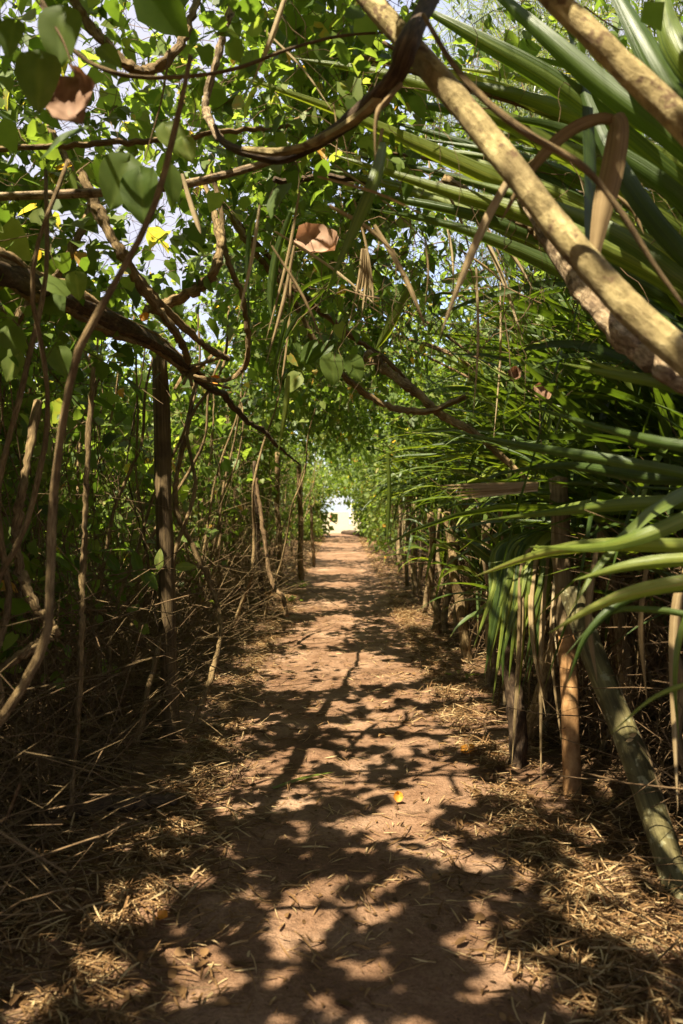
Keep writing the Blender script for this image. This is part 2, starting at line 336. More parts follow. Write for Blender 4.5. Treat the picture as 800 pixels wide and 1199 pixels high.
def ribbons(g, pos, width, tone, fold=0.22, twist=None):
    n, m, _ = pos.shape; seg = m - 1
    t = np.linspace(0, 1, m)
    tan = nrm(np.gradient(pos, axis=1))
    up = np.array([0, 0, 1.0])
    S0 = np.cross(tan, up); bad = np.linalg.norm(S0, axis=-1) < 0.25
    # carry the side vector along
    S = np.zeros_like(S0); s = nrm(np.where(bad[:, :1], np.cross(tan[:, 0], np.array([1.0, 0.2, 0])), S0[:, 0]))
    for i in range(m):
        s = nrm(s - tan[:, i] * (s * tan[:, i]).sum(-1, keepdims=True)); S[:, i] = s
    N = np.cross(S, tan)
    if twist is None: tw = rng.normal(0, 0.35, (n, 1)) * np.ones((1, m)) + rng.normal(0, 0.5, (n, 1)) * t[None]
    else: tw = np.broadcast_to(np.asarray(twist, float).reshape(-1, 1), (n, m))
    S, N = S * np.cos(tw)[..., None] + N * np.sin(tw)[..., None], N * np.cos(tw)[..., None] - S * np.sin(tw)[..., None]
    prof = np.clip(0.72 + 0.9 * t, 0, 1) * np.clip((1 - t) * 2.2, 0, 1) ** 0.75; prof[-1] = 0.02
    w = np.broadcast_to(width, (n,))[:, None] * prof[None] * 0.5
    Vm = pos - N * (w * fold * 2)[..., None] * 0.5
    Vl = pos - S * w[..., None] + N * (w * fold * 2)[..., None] * 0.5; Vr = pos + S * w[..., None] + N * (w * fold * 2)[..., None] * 0.5
    V = np.stack([Vl, Vm, Vr], 2)
    b = (np.arange(n) * m * 3)[:, None, None] + (np.arange(seg) * 3)[None, :, None] + np.arange(2)[None, None]
    f = np.stack([b, b + 1, b + 4, b + 3], -1).reshape(-1, 4)
    tone = np.broadcast_to(tone, (n,))
    tv = np.repeat(tone, m * 3).reshape(n, m, 3).copy(); tv[:, :, 1] += 0.05; tv[:, -1] += rng.uniform(0, .6, (n, 1)); tv[:, -2] += rng.uniform(0, .25, (n, 1)) * (rng.random((n, 1)) < .4)
    vv = np.broadcast_to(np.array([0, .5, 1.0])[None, None], (n, m, 3)) + rng.uniform(0, 9, (n, 1, 1)); uu = np.broadcast_to(t[None, :, None], (n, m, 3)) + rng.uniform(0, 9, (n, 1, 1))
    g.add(V.reshape(-1, 3), f, None, tv.reshape(-1), np.stack([uu, vv], -1).reshape(-1, 2))

def walks(start, d0, nodes, step, wander, bias=(0, 0, 0), droop=0.0):
    n = len(start); pos = np.zeros((n, nodes, 3)); pos[:, 0] = start; d = nrm(d0); step = np.broadcast_to(step, (n,))
    for i in range(1, nodes):
        d = nrm(d + rng.normal(0, wander, (n, 3)) + np.array(bias) + np.array([0, 0, -droop * i / nodes]))
        pos[:, i] = pos[:, i - 1] + d * step[:, None]
    return pos

def U(a, b, n=None): return rng.uniform(a, b, n)

# ------------------------------------------------------------------ where the sun reaches the path (gaps in the canopy)
SPOTS = """405 634 40 6;400 650 38 5;392 668 34 4;395 684 26 3;365 712 24 4;395 725 26 5;372 738 26 4;400 773 56 9;345 775 22 6;452 781 26 6;
370 803 22 5;425 800 18 3;510 815 50 8;438 822 27 6;395 835 12 4;545 836 35 8;470 840 38 9;520 851 45 8;418 851 22 7;585 846 25 8;
295 848 26 8;268 872 18 5;410 866 16 5;450 870 26 7;500 870 22 6;370 860 7 4;345 884 6 3;552 876 27 8;604 884 16 7;522 905 36 13;480 932 30 8;
538 927 36 17;472 965 44 14;440 930 14 7;572 972 30 8;384 915 15 6;350 940 14 6;300 942 8 4;312 903 12 5;410 893 13 6;440 890 12 6;240 906 9 4;
475 988 58 11;222 975 26 8;195 1003 12 6;265 947 26 6;215 1036 30 12;165 1060 44 17;130 1082 25 17;205 1126 28 16;75 1160 24 20;52 1188 22 14;
250 1110 10 8;240 1142 12 8;252 1162 12 7;305 1053 8 8;330 1076 25 20;341 1102 18 11;362 1055 18 9;387 1050 10 12;282 1030 8 5;272 1056 8 6;275 1096 8 6;
392 1110 12 7;432 1066 26 14;462 1040 20 9;420 1132 14 12;580 1152 22 26;570 1114 22 10;612 1142 14 10;560 1005 26 6;706 1030 12 20;
622 970 20 9;650 955 16 6;640 935 14 5;690 985 14 7;330 700 18 3;300 760 14 4;275 800 14 4;90 960 12 4;60 1010 10 4;165 985 14 5"""
_sp = []
for s in SPOTS.replace('\n', '').split(';'):
    px, py, rx, ry = map(float, s.split()); d = EYE * K / (py - HOR)
    _sp.append(((px - 400) / K * d, d, rx * d / K, ry * d * d / (EYE * K)))
_r2 = np.random.default_rng(21)
for _ in range(620):
    yy = 2.2 + 8.0 * _r2.random() ** 1.2; xx = _r2.uniform(-1.0, 1.2)
    _sp.append((xx, yy, _r2.uniform(.010, .032), _r2.uniform(.012, .042)))
_sp = np.array(_sp)
SUN_ELL = _sp
SUN_GAPS = [(P(*p), r) for p, r in [((240, 530, 7), .45), ((200, 570, 9), .6), ((290, 560, 11), .8), ((290, 500, 9), .4),((60, 220, 3.2), .14), ((30, 325, 3.0), .16), ((110, 365, 3.7), .2), ((210, 420, 4.8), .2), ((560, 140, 2.1), .13), ((650, 262, 1.95), .13), ((760, 110, 1.88), .12), ((740, 370, 1.85), .12), ((110, 480, 3.6), .3), ((60, 600, 3.4), .16), ((240, 520, 6), .6), ((170, 120, 2.6), .12), ((230, 330, 4.2), .16), ((150, 330, 3.6), .16), ((100, 690, 3.6), .1), ((120, 560, 6), .3), ((250, 640, 7), .4), ((60, 520, 5), .25), ((40, 395, 3), .12), ((620, 860, 4.6), .1), ((800, 420, 1.9), .1), ((640, 330, 2.6), .1),((700, 665, 2.2), .22), ((600, 655, 2.5), .16), ((745, 600, 2.3), .2), ((700, 440, 2.5), .14), ((600, 200, 2.0), .10), ((520, 100, 2.2), .08), ((680, 290, 1.95), .08), ((720, 60, 1.9), .09),  # gaps added in the canopy so sun lands on chosen plants and stems
    ((420, 130, 3.1), .28), ((560, 170, 3.0), .3), ((700, 260, 2.9), .3), ((760, 120, 2.6), .2), ((600, 400, 4.6), .3), ((520, 560, 6.5), .45), ((620, 520, 4.5), .3), ((480, 620, 10), .8), ((60, 340, 3.3), .12), ((170, 390, 4.3), .15),
    ((665, 820, 4.05), .06), ((735, 860, 3.3), .07), ((640, 740, 4.3), .14), ((190, 740, 5), .07), ((190, 560, 5), .1), ((186, 664, 4.6), .08), ((350, 285, 3.6), .10), ((100, 110, 2), .06), ((390, 400, 4.3), .2), ((330, 460, 6), .4), ((280, 560, 8), .5), ((550, 720, 7.7), .3)]]
def sunlit(p, grow=0.035, grain=True):
    """True where the straight way from p down the sun's direction ends in one of the patches"""
    g = p - SUN[None] * (p[:, 2:3] / SUN[2])
    out = np.zeros(len(p), bool)
    wx = g[:, 0] + 0.05 * np.sin(g[:, 1] * 19) ; wy = g[:, 1] + 0.05 * np.sin(g[:, 0] * 23)
    for cx, cy, rx, ry in SUN_ELL:
        out |= ((wx - cx) / (rx + grow)) ** 2 + ((wy - cy) / (ry + grow)) ** 2 < 1
    for c, r in SUN_GAPS:
        w = p - c; along = w @ SUN; off = np.linalg.norm(w - along[:, None] * SUN, axis=1)
        out |= (off < r * (1 + .25 * np.sin(p[:, 0] * 17 + p[:, 2] * 13))) & (along > .25)
    return out
def keep_shade(p, q=0.10, grow=0.035):
    s = sunlit(p, grow); return ~s | (rng.random(len(p)) < q)

# ------------------------------------------------------------------ ground
def hash2(ix, iy):
    v = np.sin(ix * 127.1 + iy * 311.7) * 43758.5453; return v - np.floor(v)
def vnoise(x, y):
    ix, iy = np.floor(x), np.floor(y); fx, fy = x - ix, y - iy; fx = fx * fx * (3 - 2 * fx); fy = fy * fy * (3 - 2 * fy)
    return (hash2(ix, iy) * (1 - fx) + hash2(ix + 1, iy) * fx) * (1 - fy) + (hash2(ix, iy + 1) * (1 - fx) + hash2(ix + 1, iy + 1) * fx) * fy
def edge_l(y): return -1.12 + 0.22 * (vnoise(y * 0.9, 3.3) - 0.5) + 0.12 * (vnoise(y * 4, 9.3) - 0.5)
def edge_r(y): return 1.12 + 0.22 * (vnoise(y * 0.8, 7.7) - 0.5) + 0.12 * (vnoise(y * 4, 1.3) - 0.5)
def gh(x, y):
    x = np.asarray(x, float); y = np.asarray(y, float)
    near = np.clip((60 - np.abs(y)) / 20, 0, 1)
    side = np.clip(np.abs(x - 0.02) - 0.9, 0, 1.2)
    h = 0.025 * (vnoise(x * 2.2, y * 1.6) - 0.5) + 0.022 * (vnoise(x * 7, y * 6) - 0.5) + 0.013 * (vnoise(x * 21, y * 19) - 0.5) + 0.075 * side + 0.05 * side * (vnoise(x * 3, y * 3) - 0.3)
    return h * near - 3.0 * np.clip((y - 185) / 60, 0, 1)

def build_ground():
    xs = np.concatenate([[-900, -300, -120, -60, -30, -15, -8, -5, -4, -3.2], np.arange(-2.6, 2.61, 0.05), [3.2, 4, 5, 8, 15, 30, 60, 120, 300, 900]])
    ys = np.concatenate([[-900, -200, -40, -10, -4, -1], np.arange(0.5, 12, 0.05), np.arange(12, 42, 0.25), np.arange(42, 60, 1.5), [62, 70, 80, 100, 130, 160, 184, 200, 260, 600, 1500, 4500]])
    X, Y = np.meshgrid(xs, ys); Z = gh(X, Y)
    V = np.stack([X, Y, Z], -1).reshape(-1, 3); nx = len(xs)
    i = np.arange(len(ys) - 1)[:, None] * nx + np.arange(nx - 1)[None]
    F = np.stack([i, i + 1, i + nx + 1, i + nx], -1).reshape(-1, 4)
    ctr = V[F].mean(1); cy = ctr[:, 1]
    inpath = (ctr[:, 0] > edge_l(cy)) & (ctr[:, 0] < edge_r(cy)) & (cy > -10) & (cy < 44)
    sand = (cy > 44)
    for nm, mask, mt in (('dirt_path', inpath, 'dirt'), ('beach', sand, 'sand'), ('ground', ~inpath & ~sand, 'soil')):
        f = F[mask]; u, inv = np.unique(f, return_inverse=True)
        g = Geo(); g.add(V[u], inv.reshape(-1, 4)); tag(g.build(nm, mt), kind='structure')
    g = Geo(); g.add([[-3000, 186, -0.25], [3000, 186, -0.25], [3000, 4500, -0.25], [-3000, 4500, -0.25]], [[0, 1, 2, 3]])
    tag(g.build('sea', 'sea'), kind='structure')
build_ground()

# ------------------------------------------------------------------ litter (nobody could count it)
HEART0 = None
def litter(n, xf, yf, lmin, lmax, wmin, wmax, g, lift=0.035, tmin=0.2, tmax=1.0, coarse=False):
    y = yf(n); x = xf(n, y)
    k = (vnoise(x * 3.1 + 5, y * 2.3) + .45 * vnoise(x * 11, y * 9) > U(.2, 1.1, n)) & (U(0, 1, n) < np.clip(.35 + (y - 1.6) * .3, 0, 1)); x, y = x[k], y[k]; n = len(x)
    z = gh(x, y) + U(0.003, 1, n) ** 2 * lift + 0.003
    th = U(0, 6.283, n); el = rng.normal(0, 0.16, n)
    d = np.stack([np.cos(th) * np.cos(el), np.sin(th) * np.cos(el), np.sin(el)], -1)
    L = U(lmin, lmax, n) * U(0.5, 1, n); seg = 3
    t = np.linspace(-0.5, 0.5, seg + 1)
    side = np.stack([-np.sin(th), np.cos(th), 0 * th], -1)
    bend = rng.normal(0, 0.12, n)
    pos = np.stack([x, y, z + np.abs(el) * L * 0.4], -1)[:, None] + d[:, None] * (t[None, :, None] * L[:, None, None]) + side[:, None] * ((t ** 2)[None, :, None] * (bend * L)[:, None, None]) + np.array([0, 0, 1.0]) * (0.25 - t ** 2)[None, :, None] * (U(-0.1, 0.3, n) * L)[:, None, None]
    pos[..., 2] = np.maximum(pos[..., 2], gh(pos[..., 0], pos[..., 1]) + 0.002)
    ribbons(g, pos, U(wmin, wmax, n), U(tmin, tmax, n), fold=0.15, twist=rng.normal(0, 0.35, n))
def skew(n, a, b): v = rng.normal(0, 1, n); return np.where(v > 0, v * a, v * b)
def ynear(a, b, p=1.6): return lambda n: a + (b - a) * U(0, 1, n) ** p
g = Geo()
litter(23000, lambda n, y: -0.88 - skew(n, .5, .12) , ynear(1.6, 14), 0.04, 0.21, 0.0025, 0.009, g)
litter(27000, lambda n, y: 0.94 + skew(n, .42, .12), ynear(1.6, 14), 0.04, 0.21, 0.0025, 0.0095, g, lift=0.05)
litter(16000, lambda n, y: rng.choice([-1, 1], n) * (0.75 + np.abs(rng.normal(0, 0.5, n))), ynear(10, 40, 1.0), 0.06, 0.22, 0.008, 0.02, g)
tag(g.build('leaf_litter', 'straw'), 'dry strips of straw coloured leaf heaped along both edges of the path', 'leaf litter', kind='stuff')
g = Geo()
litter(7000, lambda n, y: U(-0.95, 0.98, n), ynear(1.6, 12), 0.03, 0.15, 0.003, 0.011, g, lift=0.01, tmin=0.25)
litter(2600, lambda n, y: rng.choice([-1, 1], n) * (.72 + skew(n, .2, .2)) , ynear(1.8, 14), 0.03, 0.13, 0.003, 0.01, g, lift=0.01, tmin=0.1)
litter(4200, lambda n, y: 0.85 + skew(n, .4, .22), ynear(1.7, 3.8, 1), 0.04, 0.2, 0.003, 0.011, g, lift=0.02, tmin=0.05)
litter(4200, lambda n, y: -0.85 - skew(n, .45, .2), ynear(1.7, 3.9, 1), 0.04, 0.2, 0.003, 0.011, g, lift=0.02, tmin=0.05)
nb = 1600; bx = U(-1, 1, nb); by = ynear(1.7, 9)(nb); th = U(0, 6.28, nb)
leaves(g, np.stack([bx, by, gh(bx, by) + .007], -1), np.stack([np.cos(th), np.sin(th), U(-.05, .12, nb)], -1), np.array([0, 0, 1.0]) + rng.normal(0, .2, (nb, 3)), U(.008, .028, nb), U(.0, .6, nb), OVAL)
nb = 1500; bx = rng.choice([-1, 1], nb) * (.95 + skew(nb, .5, .3)); by = ynear(1.7, 11)(nb); th = U(0, 6.28, nb)
leaves(g, np.stack([bx, by, gh(bx, by) + .012], -1), np.stack([np.cos(th), np.sin(th), U(-.1, .25, nb)], -1), np.array([0, 0, 1.0]) + rng.normal(0, .35, (nb, 3)), U(.025, .07, nb), U(.05, .75, nb), OVAL)
tag(g.build('leaf_debris', 'straw'), 'scattered dry leaf scraps lying thinly over the trodden dirt', 'leaf litter', kind='stuff')

# dead twig tangle behind the left edge, and behind the right posts
def tangle(n, xr, yr, zr, L, r, name, label, mat='twig', flatness=0.35, p=1.4):
    s = np.stack([U(*xr, n), yr[0] + (yr[1] - yr[0]) * U(0, 1, n) ** p, zr[0] + (zr[1] - zr[0]) * U(0, 1, n) ** 1.8], -1)
    th = U(0, 6.283, n); d = np.stack([np.cos(th), np.sin(th), rng.normal(0, flatness, n)], -1)
    pos = walks(s, d, 6, U(L[0], L[1], n) / 5, 0.18)
    pos[..., 2] = np.maximum(pos[..., 2], gh(pos[..., 0], pos[..., 1]) + 0.006)
    pos = pos[~(sunlit(pos[:, 1]) | sunlit(pos[:, 4])) | (pos[:, 0, 2] < .3)]; n = len(pos)
    g = Geo(); rr = U(r[0], r[1], n); twigs(g, pos, rr, rr * 0.5)
    tag(g.build(name, mat), label, 'twigs', kind='stuff')
tangle(5200, (-3.6, -1.25), (2.0, 14), (0.02, 0.95), (0.3, 1.3), (0.0015, 0.006), 'dead_twigs', 'tangle of dead brown twigs filling the floor of the vine thicket')
tangle(8500, (-2.4, -1.25), (2.6, 16), (0.1, 3.4), (0.4, 1.5), (0.0012, 0.0045), 'vine_tangle', 'web of thin crossing brown stems woven through the shady wall', 'vinebark', flatness=1.3, p=1.2)
tangle(9000, (1.42, 2.8), (2.0, 12), (0.02, 1.3), (0.3, 1.0), (0.0015, 0.005), 'root_tangle', 'dark tangle of thin roots and stalks behind the leaning pole', 'twig', flatness=1.2)

# ------------------------------------------------------------------ posts, poles and stakes
def gp(px, py):     # a ground point seen at a pixel
    d = EYE * K / (py - HOR); p = P(px, py, d); p[2] = gh(p[0], p[1]) - 0.05; return p, d

def pole(name, mat, label, cat, base, top, r0, r1, bend=0.02, sides=12, group=None, split=True, wob=0.08):
    b = np.array(base); t = np.array(top); L = np.linalg.norm(t - b)
    mids = [b * (1 - k) + t * k + rng.normal(0, bend * L * 0.3, 3) * (0 if k in (0, 1) else 1) for k in np.linspace(0, 1, 6)]
    g = Geo(); tube(g, mids, np.linspace(r0, r1, 6) * U(0.94, 1.06, 6), sides, 26, wob=wob)
    return solo(g, name, mat, label, cat, group, origin=b)

b, d = gp(201, 868); pole('wooden_post', 'postwood', 'tall dark brown wooden post holding up the gnarled woody vine', 'post', b, P(187, 415, d), .054, .050, bend=0.012)
b, d = gp(671, 936)
t = empty('wooden_post', b, 'upright tan post with orange brown wood and a greyer top, beside the leaning green pole', 'post')
g = Geo(); tube(g, [b, P(668, 830, d), P(664, 740, d)], [.047, .045, .046], 12, 20, wob=0.05); g.build('lower_wood', 'tanwood', t)
g = Geo(); tube(g, [P(664, 741, d), P(661, 690, d), P(657, 640, d), P(654, 560, d)], [.049, .047, .05, .048], 12, 16, wob=0.12); g.build('upper_bark', 'stakewood', t)
b, d = gp(806, 1062)
t = empty('leaning_pole', b, 'thick greenish pole leaning up from the path edge towards the tan post', 'pole')
g = Geo(); tube(g, [b, P(770, 965, 3.2), P(733, 860, 3.35), P(700, 780, 3.5), P(680, 725, 3.6), P(668, 690, 3.65)], [.058, .056, .055, .053, .055, .05], 14, 34, wob=0.05); g.build('pole_wood', 'greenwood', t)
g = Geo(); tube(g, [P(800, 1010, 3.1), P(785, 960, 3.19), P(757, 880, 3.3), P(735, 830, 3.38), P(722, 790, 3.42)], [.006, .007, .008, .006, .003], 6, 20, wob=0.4); g.build('bark_strip', 'stakewood', t)
g = Geo()
for px, py, d_ in ((733, 868, 3.28), (737, 862, 3.27)):
    c = P(px, py, d_)
    leaves(g, c[None] + [[0, -.003, 0]], np.array([[1.0, 0, .25]]), np.array([[0, -1.0, .1]]), np.array([.035]), np.array([.9]), OVAL)
g.build('pale_mark', 'straw', t)  # two small pale ovals laid on the pole

stakes = [
 ('stake', 572, 808, 569, 610, 6.5, .040, .034, 'tall round stake behind hanging green strap leaves at the path edge', 'stakewood'),
 ('stake', 523, 745, 528, 596, 9.0, .040, .036, 'upright pale stake between two crooked pandanus trunks', 'stakewood'),
 ('crooked_trunk', 550, 778, 522, 600, 7.6, .048, .040, 'peeling crooked trunk leaning back from the path edge', 'vinebark'),
 ('crooked_trunk', 556, 760, 600, 620, 7.9, .036, .034, 'smooth brown trunk crossing behind the peeling crooked trunk', 'vinebark'),
 ('stump', 607, 898, 596, 745, 4.6, .058, .040, 'dark rotten stump with a split top beside the dry hanging leaves', 'darkbark'),
 ('leaning_log', 612, 872, 668, 718, 4.75, .052, .058, 'brown trunk propped at a slant between the dark stump and tan post', 'vinebark'),
 ('stake', 508, 742, 504, 600, 9.2, .050, .040, 'short knobbly stake with a forked top at the path edge', 'vinebark'),
 ('stake', 497, 722, 506, 596, 10.5, .035, .030, 'thin slanted stake among yellow dry leaves', 'stakewood'),
 ('stake', 486, 703, 484, 590, 12.5, .040, .034, 'grey stake half hidden by drooping dry leaf skirts', 'stakewood'),
 ('stake', 477, 688, 477, 592, 14.5, .040, .034, 'slim stake next along after the grey half hidden stake', 'stakewood'),
 ('stake', 470, 673, 468, 592, 17.5, .045, .034, 'small far stake on the sunny side of the path', 'stakewood'),
 ('dry_stalk', 812, 1015, 790, 760, 3.0, .022, .018, 'pale dry stem standing upright beyond the foot of the leaning pole', 'stakewood'),
 ('broken_branch', 800, 880, 742, 722, 3.5, .017, .012, 'slanting thorny dead branch hanging in the dark behind the leaning pole', 'roughbark'),
 ('slim_trunk', 353, 680, 350, 545, 15.0, .085, .075, 'thick shaded trunk at the shady path edge where the vines thin out', 'vinebark'),
 ('slim_trunk', 328, 690, 325, 530, 13.5, .080, .07, 'dark upright trunk wrapped in brown hanging vines', 'vinebark'),
 ('slim_trunk', 368, 664, 364, 592, 18.5, .060, .05, 'small light post standing at the turn into the sunny clearing', 'stakewood'),
 ('slim_trunk', 306, 715, 298, 540, 10.8, .045, .04, 'thin trunk standing inside the brown curtain of vines', 'darkbark'),
]
xs_ = [(590, 832), (540, 762), (533, 752), (515, 738), (501, 716), (492, 708), (481, 696), (473, 681), (466, 668), (461, 660), (457, 654)]
xl_ = ['thin pole between the dark stump and the tall round stake', 'thin pole just before the two crossing crooked trunks', 'thin pole just past the two crossing crooked trunks', 'thin pole just before the short knobbly stake', 'thin pole just before the thin slanted stake', 'thin pole just past the thin slanted stake', 'thin pole between the grey and the slim stake',
       'thin pole just past the slim stake', 'thin pole just past the small far stake', 'last but one thin pole of the sunny bank', 'last thin pole of the sunny bank']
for (bx, by), lab in zip(xs_, xl_):
    d_ = EYE * K / (by - HOR); stakes.append(('thin_pole', bx + 3, by, bx + U(-12, 14), HOR + 4, d_, U(.02, .032), .018, lab, 'stakewood'))
for nm, bx, by, tx, ty, dd, r0, r1, lab, mt in stakes:
    b, d = gp(bx, by)
    tp = P(tx, ty, d + (dd - d) * 0.5)
    far_ = nm == 'slim_trunk'
    pole(nm, mt, lab, nm.replace('_', ' '), b, tp, r0 * (.7 if far_ else 1), r1 * (.6 if far_ else 1), bend=0.015 if far_ else .05, wob=0.2)

# ------------------------------------------------------------------ branches and woody vines that carry the arch
def stem(name, mat, label, cat, pts, rpx, sides=10, wob=0.15, jit=0.0, seg=None, group=None):
    """pts: (px, py, distance) turned into places in the world; rpx: radius in pixels at that distance"""
    W = [P(*p) for p in pts]; r = [a * p[2] / K for a, p in zip(rpx, pts)] if len(rpx) == len(pts) else [np.interp(i / (len(pts) - 1), np.linspace(0, 1, len(rpx)), rpx) * p[2] / K for i, p in enumerate(pts)]
    g = Geo(); tube(g, W, r, sides, seg or len(pts) * 7, wob, jit)
    return solo(g, name, mat, label, cat, group, origin=W[0])

stem('bare_branch', 'palebark', 'thick smooth yellowish branch crossing in front of the long strap leaves', 'branch',
     [(380, -60, 2.45), (430, 0, 2.3), (485, 62, 2.2), (540, 125, 2.1), (600, 200, 2.0), (650, 265, 1.95), (700, 322, 1.9), (755, 380, 1.85), (850, 460, 1.8)], [11, 12.5, 14, 15, 15.5, 16, 17, 18, 20], 16, 0.06)
stem('bare_branch', 'palebark', 'smooth pale branch slanting out of the top corner above everything else', 'branch',
     [(590, -70, 2.0), (640, -5, 1.95), (690, 42, 1.9), (730, 82, 1.88), (800, 148, 1.85), (880, 225, 1.8)], [12, 13, 14, 15, 17, 18], 16, 0.05)
stem('rough_branch', 'roughbark', 'scaly ridged branch lying just under the thick yellowish one', 'branch',
     [(600, 215, 2.9), (660, 310, 2.6), (700, 362, 2.45), (740, 405, 2.35), (790, 440, 2.25), (870, 495, 2.2)], [6, 10, 12, 14, 15, 16], 14, 0.28, 0.1)
o = empty('looped_branch', P(520, -40, 2.4), 'dark looping branch that sags low and hooks round the smooth yellowish branch', 'branch')
g = Geo(); tube(g, [P(*p) for p in [(530, -50, 2.45), (500, 8, 2.3), (478, 55, 2.08), (462, 92, 2.12), (425, 130, 2.25), (380, 165, 2.4), (330, 186, 2.5), (290, 181, 2.55), (262, 168, 2.6), (252, 148, 2.6)]],
                [.026, .026, .029, .026, .023, .021, .018, .014, .011, .006], 14, 70, 0.2); g.build('bark', 'darkbark', o)
g = Geo(); tube(g, [P(*p) for p in [(470, 70, 2.2), (440, 120, 2.18), (400, 152, 2.3), (360, 172, 2.4), (322, 180, 2.46), (285, 176, 2.5)]], [.012, .014, .013, .013, .013, .008], 8, 50, 0.2); g.build('side_vine', 'palebark', o)
g = Geo(); tube(g, [P(*p) for p in [(470, 100, 2.1), (455, 118, 2.08), (441, 138, 2.05), (439, 190, 2.05)]], [.006, .009, .007, .001], 6, 16, 0.3); g.build('bark_shred', 'deadstrap', o)

stem('thin_vine', 'vinebark', 'thin brown vine drooping in a shallow arc beside the big heart leaves', 'vine',
     [(20, -60, 2.2), (60, 20, 2.2), (95, 68, 2.2), (150, 91, 2.2), (220, 92, 2.25), (280, 82, 2.3), (340, 60, 2.35), (400, 45, 2.4), (470, 40, 2.5)], [2.6, 2.6, 2.6, 2.6, 2.4, 2.2, 2, 1.7, 1.5], 7)
stem('thin_vine', 'vinebark', 'slim level vine just under the curled dry leaf', 'vine',
     [(-40, 180, 3.0), (60, 173, 3.0), (130, 169, 3.0), (210, 165, 3.1), (260, 155, 3.1), (330, 151, 3.2), (365, 128, 3.3)], [3.5, 3.5, 3.5, 3, 3, 2.4, 1.5], 7, jit=.3)
stem('grey_branch', 'roughbark', 'grey barked branch running level below the slim brown vine', 'branch',
     [(-40, 233, 3.2), (60, 229, 3.2), (150, 226, 3.2), (215, 217, 3.1), (262, 207, 3.1), (320, 190, 3.1), (370, 170, 3.3)], [5, 5, 5, 5, 4.6, 4, 2.5], 9)
stem('thin_vine', 'darkbark', 'dark vine running level across the canopy gap behind the looping branch', 'vine',
     [(320, 212, 3.9), (400, 210, 4), (480, 218, 4), (560, 214, 4.1), (640, 222, 4.2), (720, 235, 4.3)], [3.5, 4, 4, 4, 3.5, 3], 7, jit=.3)
stem('arching_twig', 'vinebark', 'long slim twig arching in front of the brown folded leaf', 'twig',
     [(495, 20, 1.9), (530, 78, 1.85), (570, 122, 1.82), (620, 160, 1.8), (680, 196, 1.8), (725, 248, 1.8), (765, 310, 1.8), (800, 360, 1.8)], [2.5, 3.5, 4.2, 4.4, 4, 3.4, 2.8, 2], 8, .2)

# the gnarled liana resting on the tall post
lp = [(-80, 296, 2.5), (0, 320, 2.9), (60, 343, 3.3), (120, 372, 3.8), (180, 402, 4.5), (222, 432, 5.1)]
o = empty('woody_liana', P(*lp[0]), 'massive gnarled woody vine of twisted strands lying on top of the tall post', 'vine')
g = Geo(); tube(g, [P(*p) for p in lp], [.044, .045, .045, .042, .038, .026], 14, 46, 0.3, 0.06); g.build('main_stem', 'darkbark', o)
g = Geo(); tube(g, [P(*p) for p in [(218, 428, 5.1), (240, 452, 5.3), (262, 463, 5.6), (290, 494, 6.2), (310, 505, 6.6), (325, 522, 7.2), (352, 545, 8.5)]], [.026, .022, .024, .018, .018, .014, .008], 10, 60, .4, .25); g.build('dark_tail', 'darkbark', o)
for k in range(8):
    ph = k * 0.55 - 1.2; pts = []
    base = smoothpath([P(*p) for p in lp], 14)
    j0 = [0, 0, 1, 0, 2, 0, 3, 1][k]
    for j in range(j0, 14):
        a = ph + j * (0.10 + .03 * k); rr = (0.066 - .0018 * j) * (1 + 0.25 * math.sin(j * 1.7 + k))
        pts.append(base[j] + np.array([0, -math.cos(a) * rr * .9 - .015, math.sin(a) * rr]))
    e = P(*[(262, 418, 4.9), (225, 452, 5.0), (240, 440, 5.2), (215, 450, 4.9), (250, 415, 5.1), (270, 455, 5.3), (232, 430, 5), (205, 455, 4.9)][k]); pts.append(e)
    g = Geo(); tube(g, pts, np.linspace(U(.015, .025), .009, len(pts)), 8, 60, .35, .15); g.build('strand', 'strandbark', o)

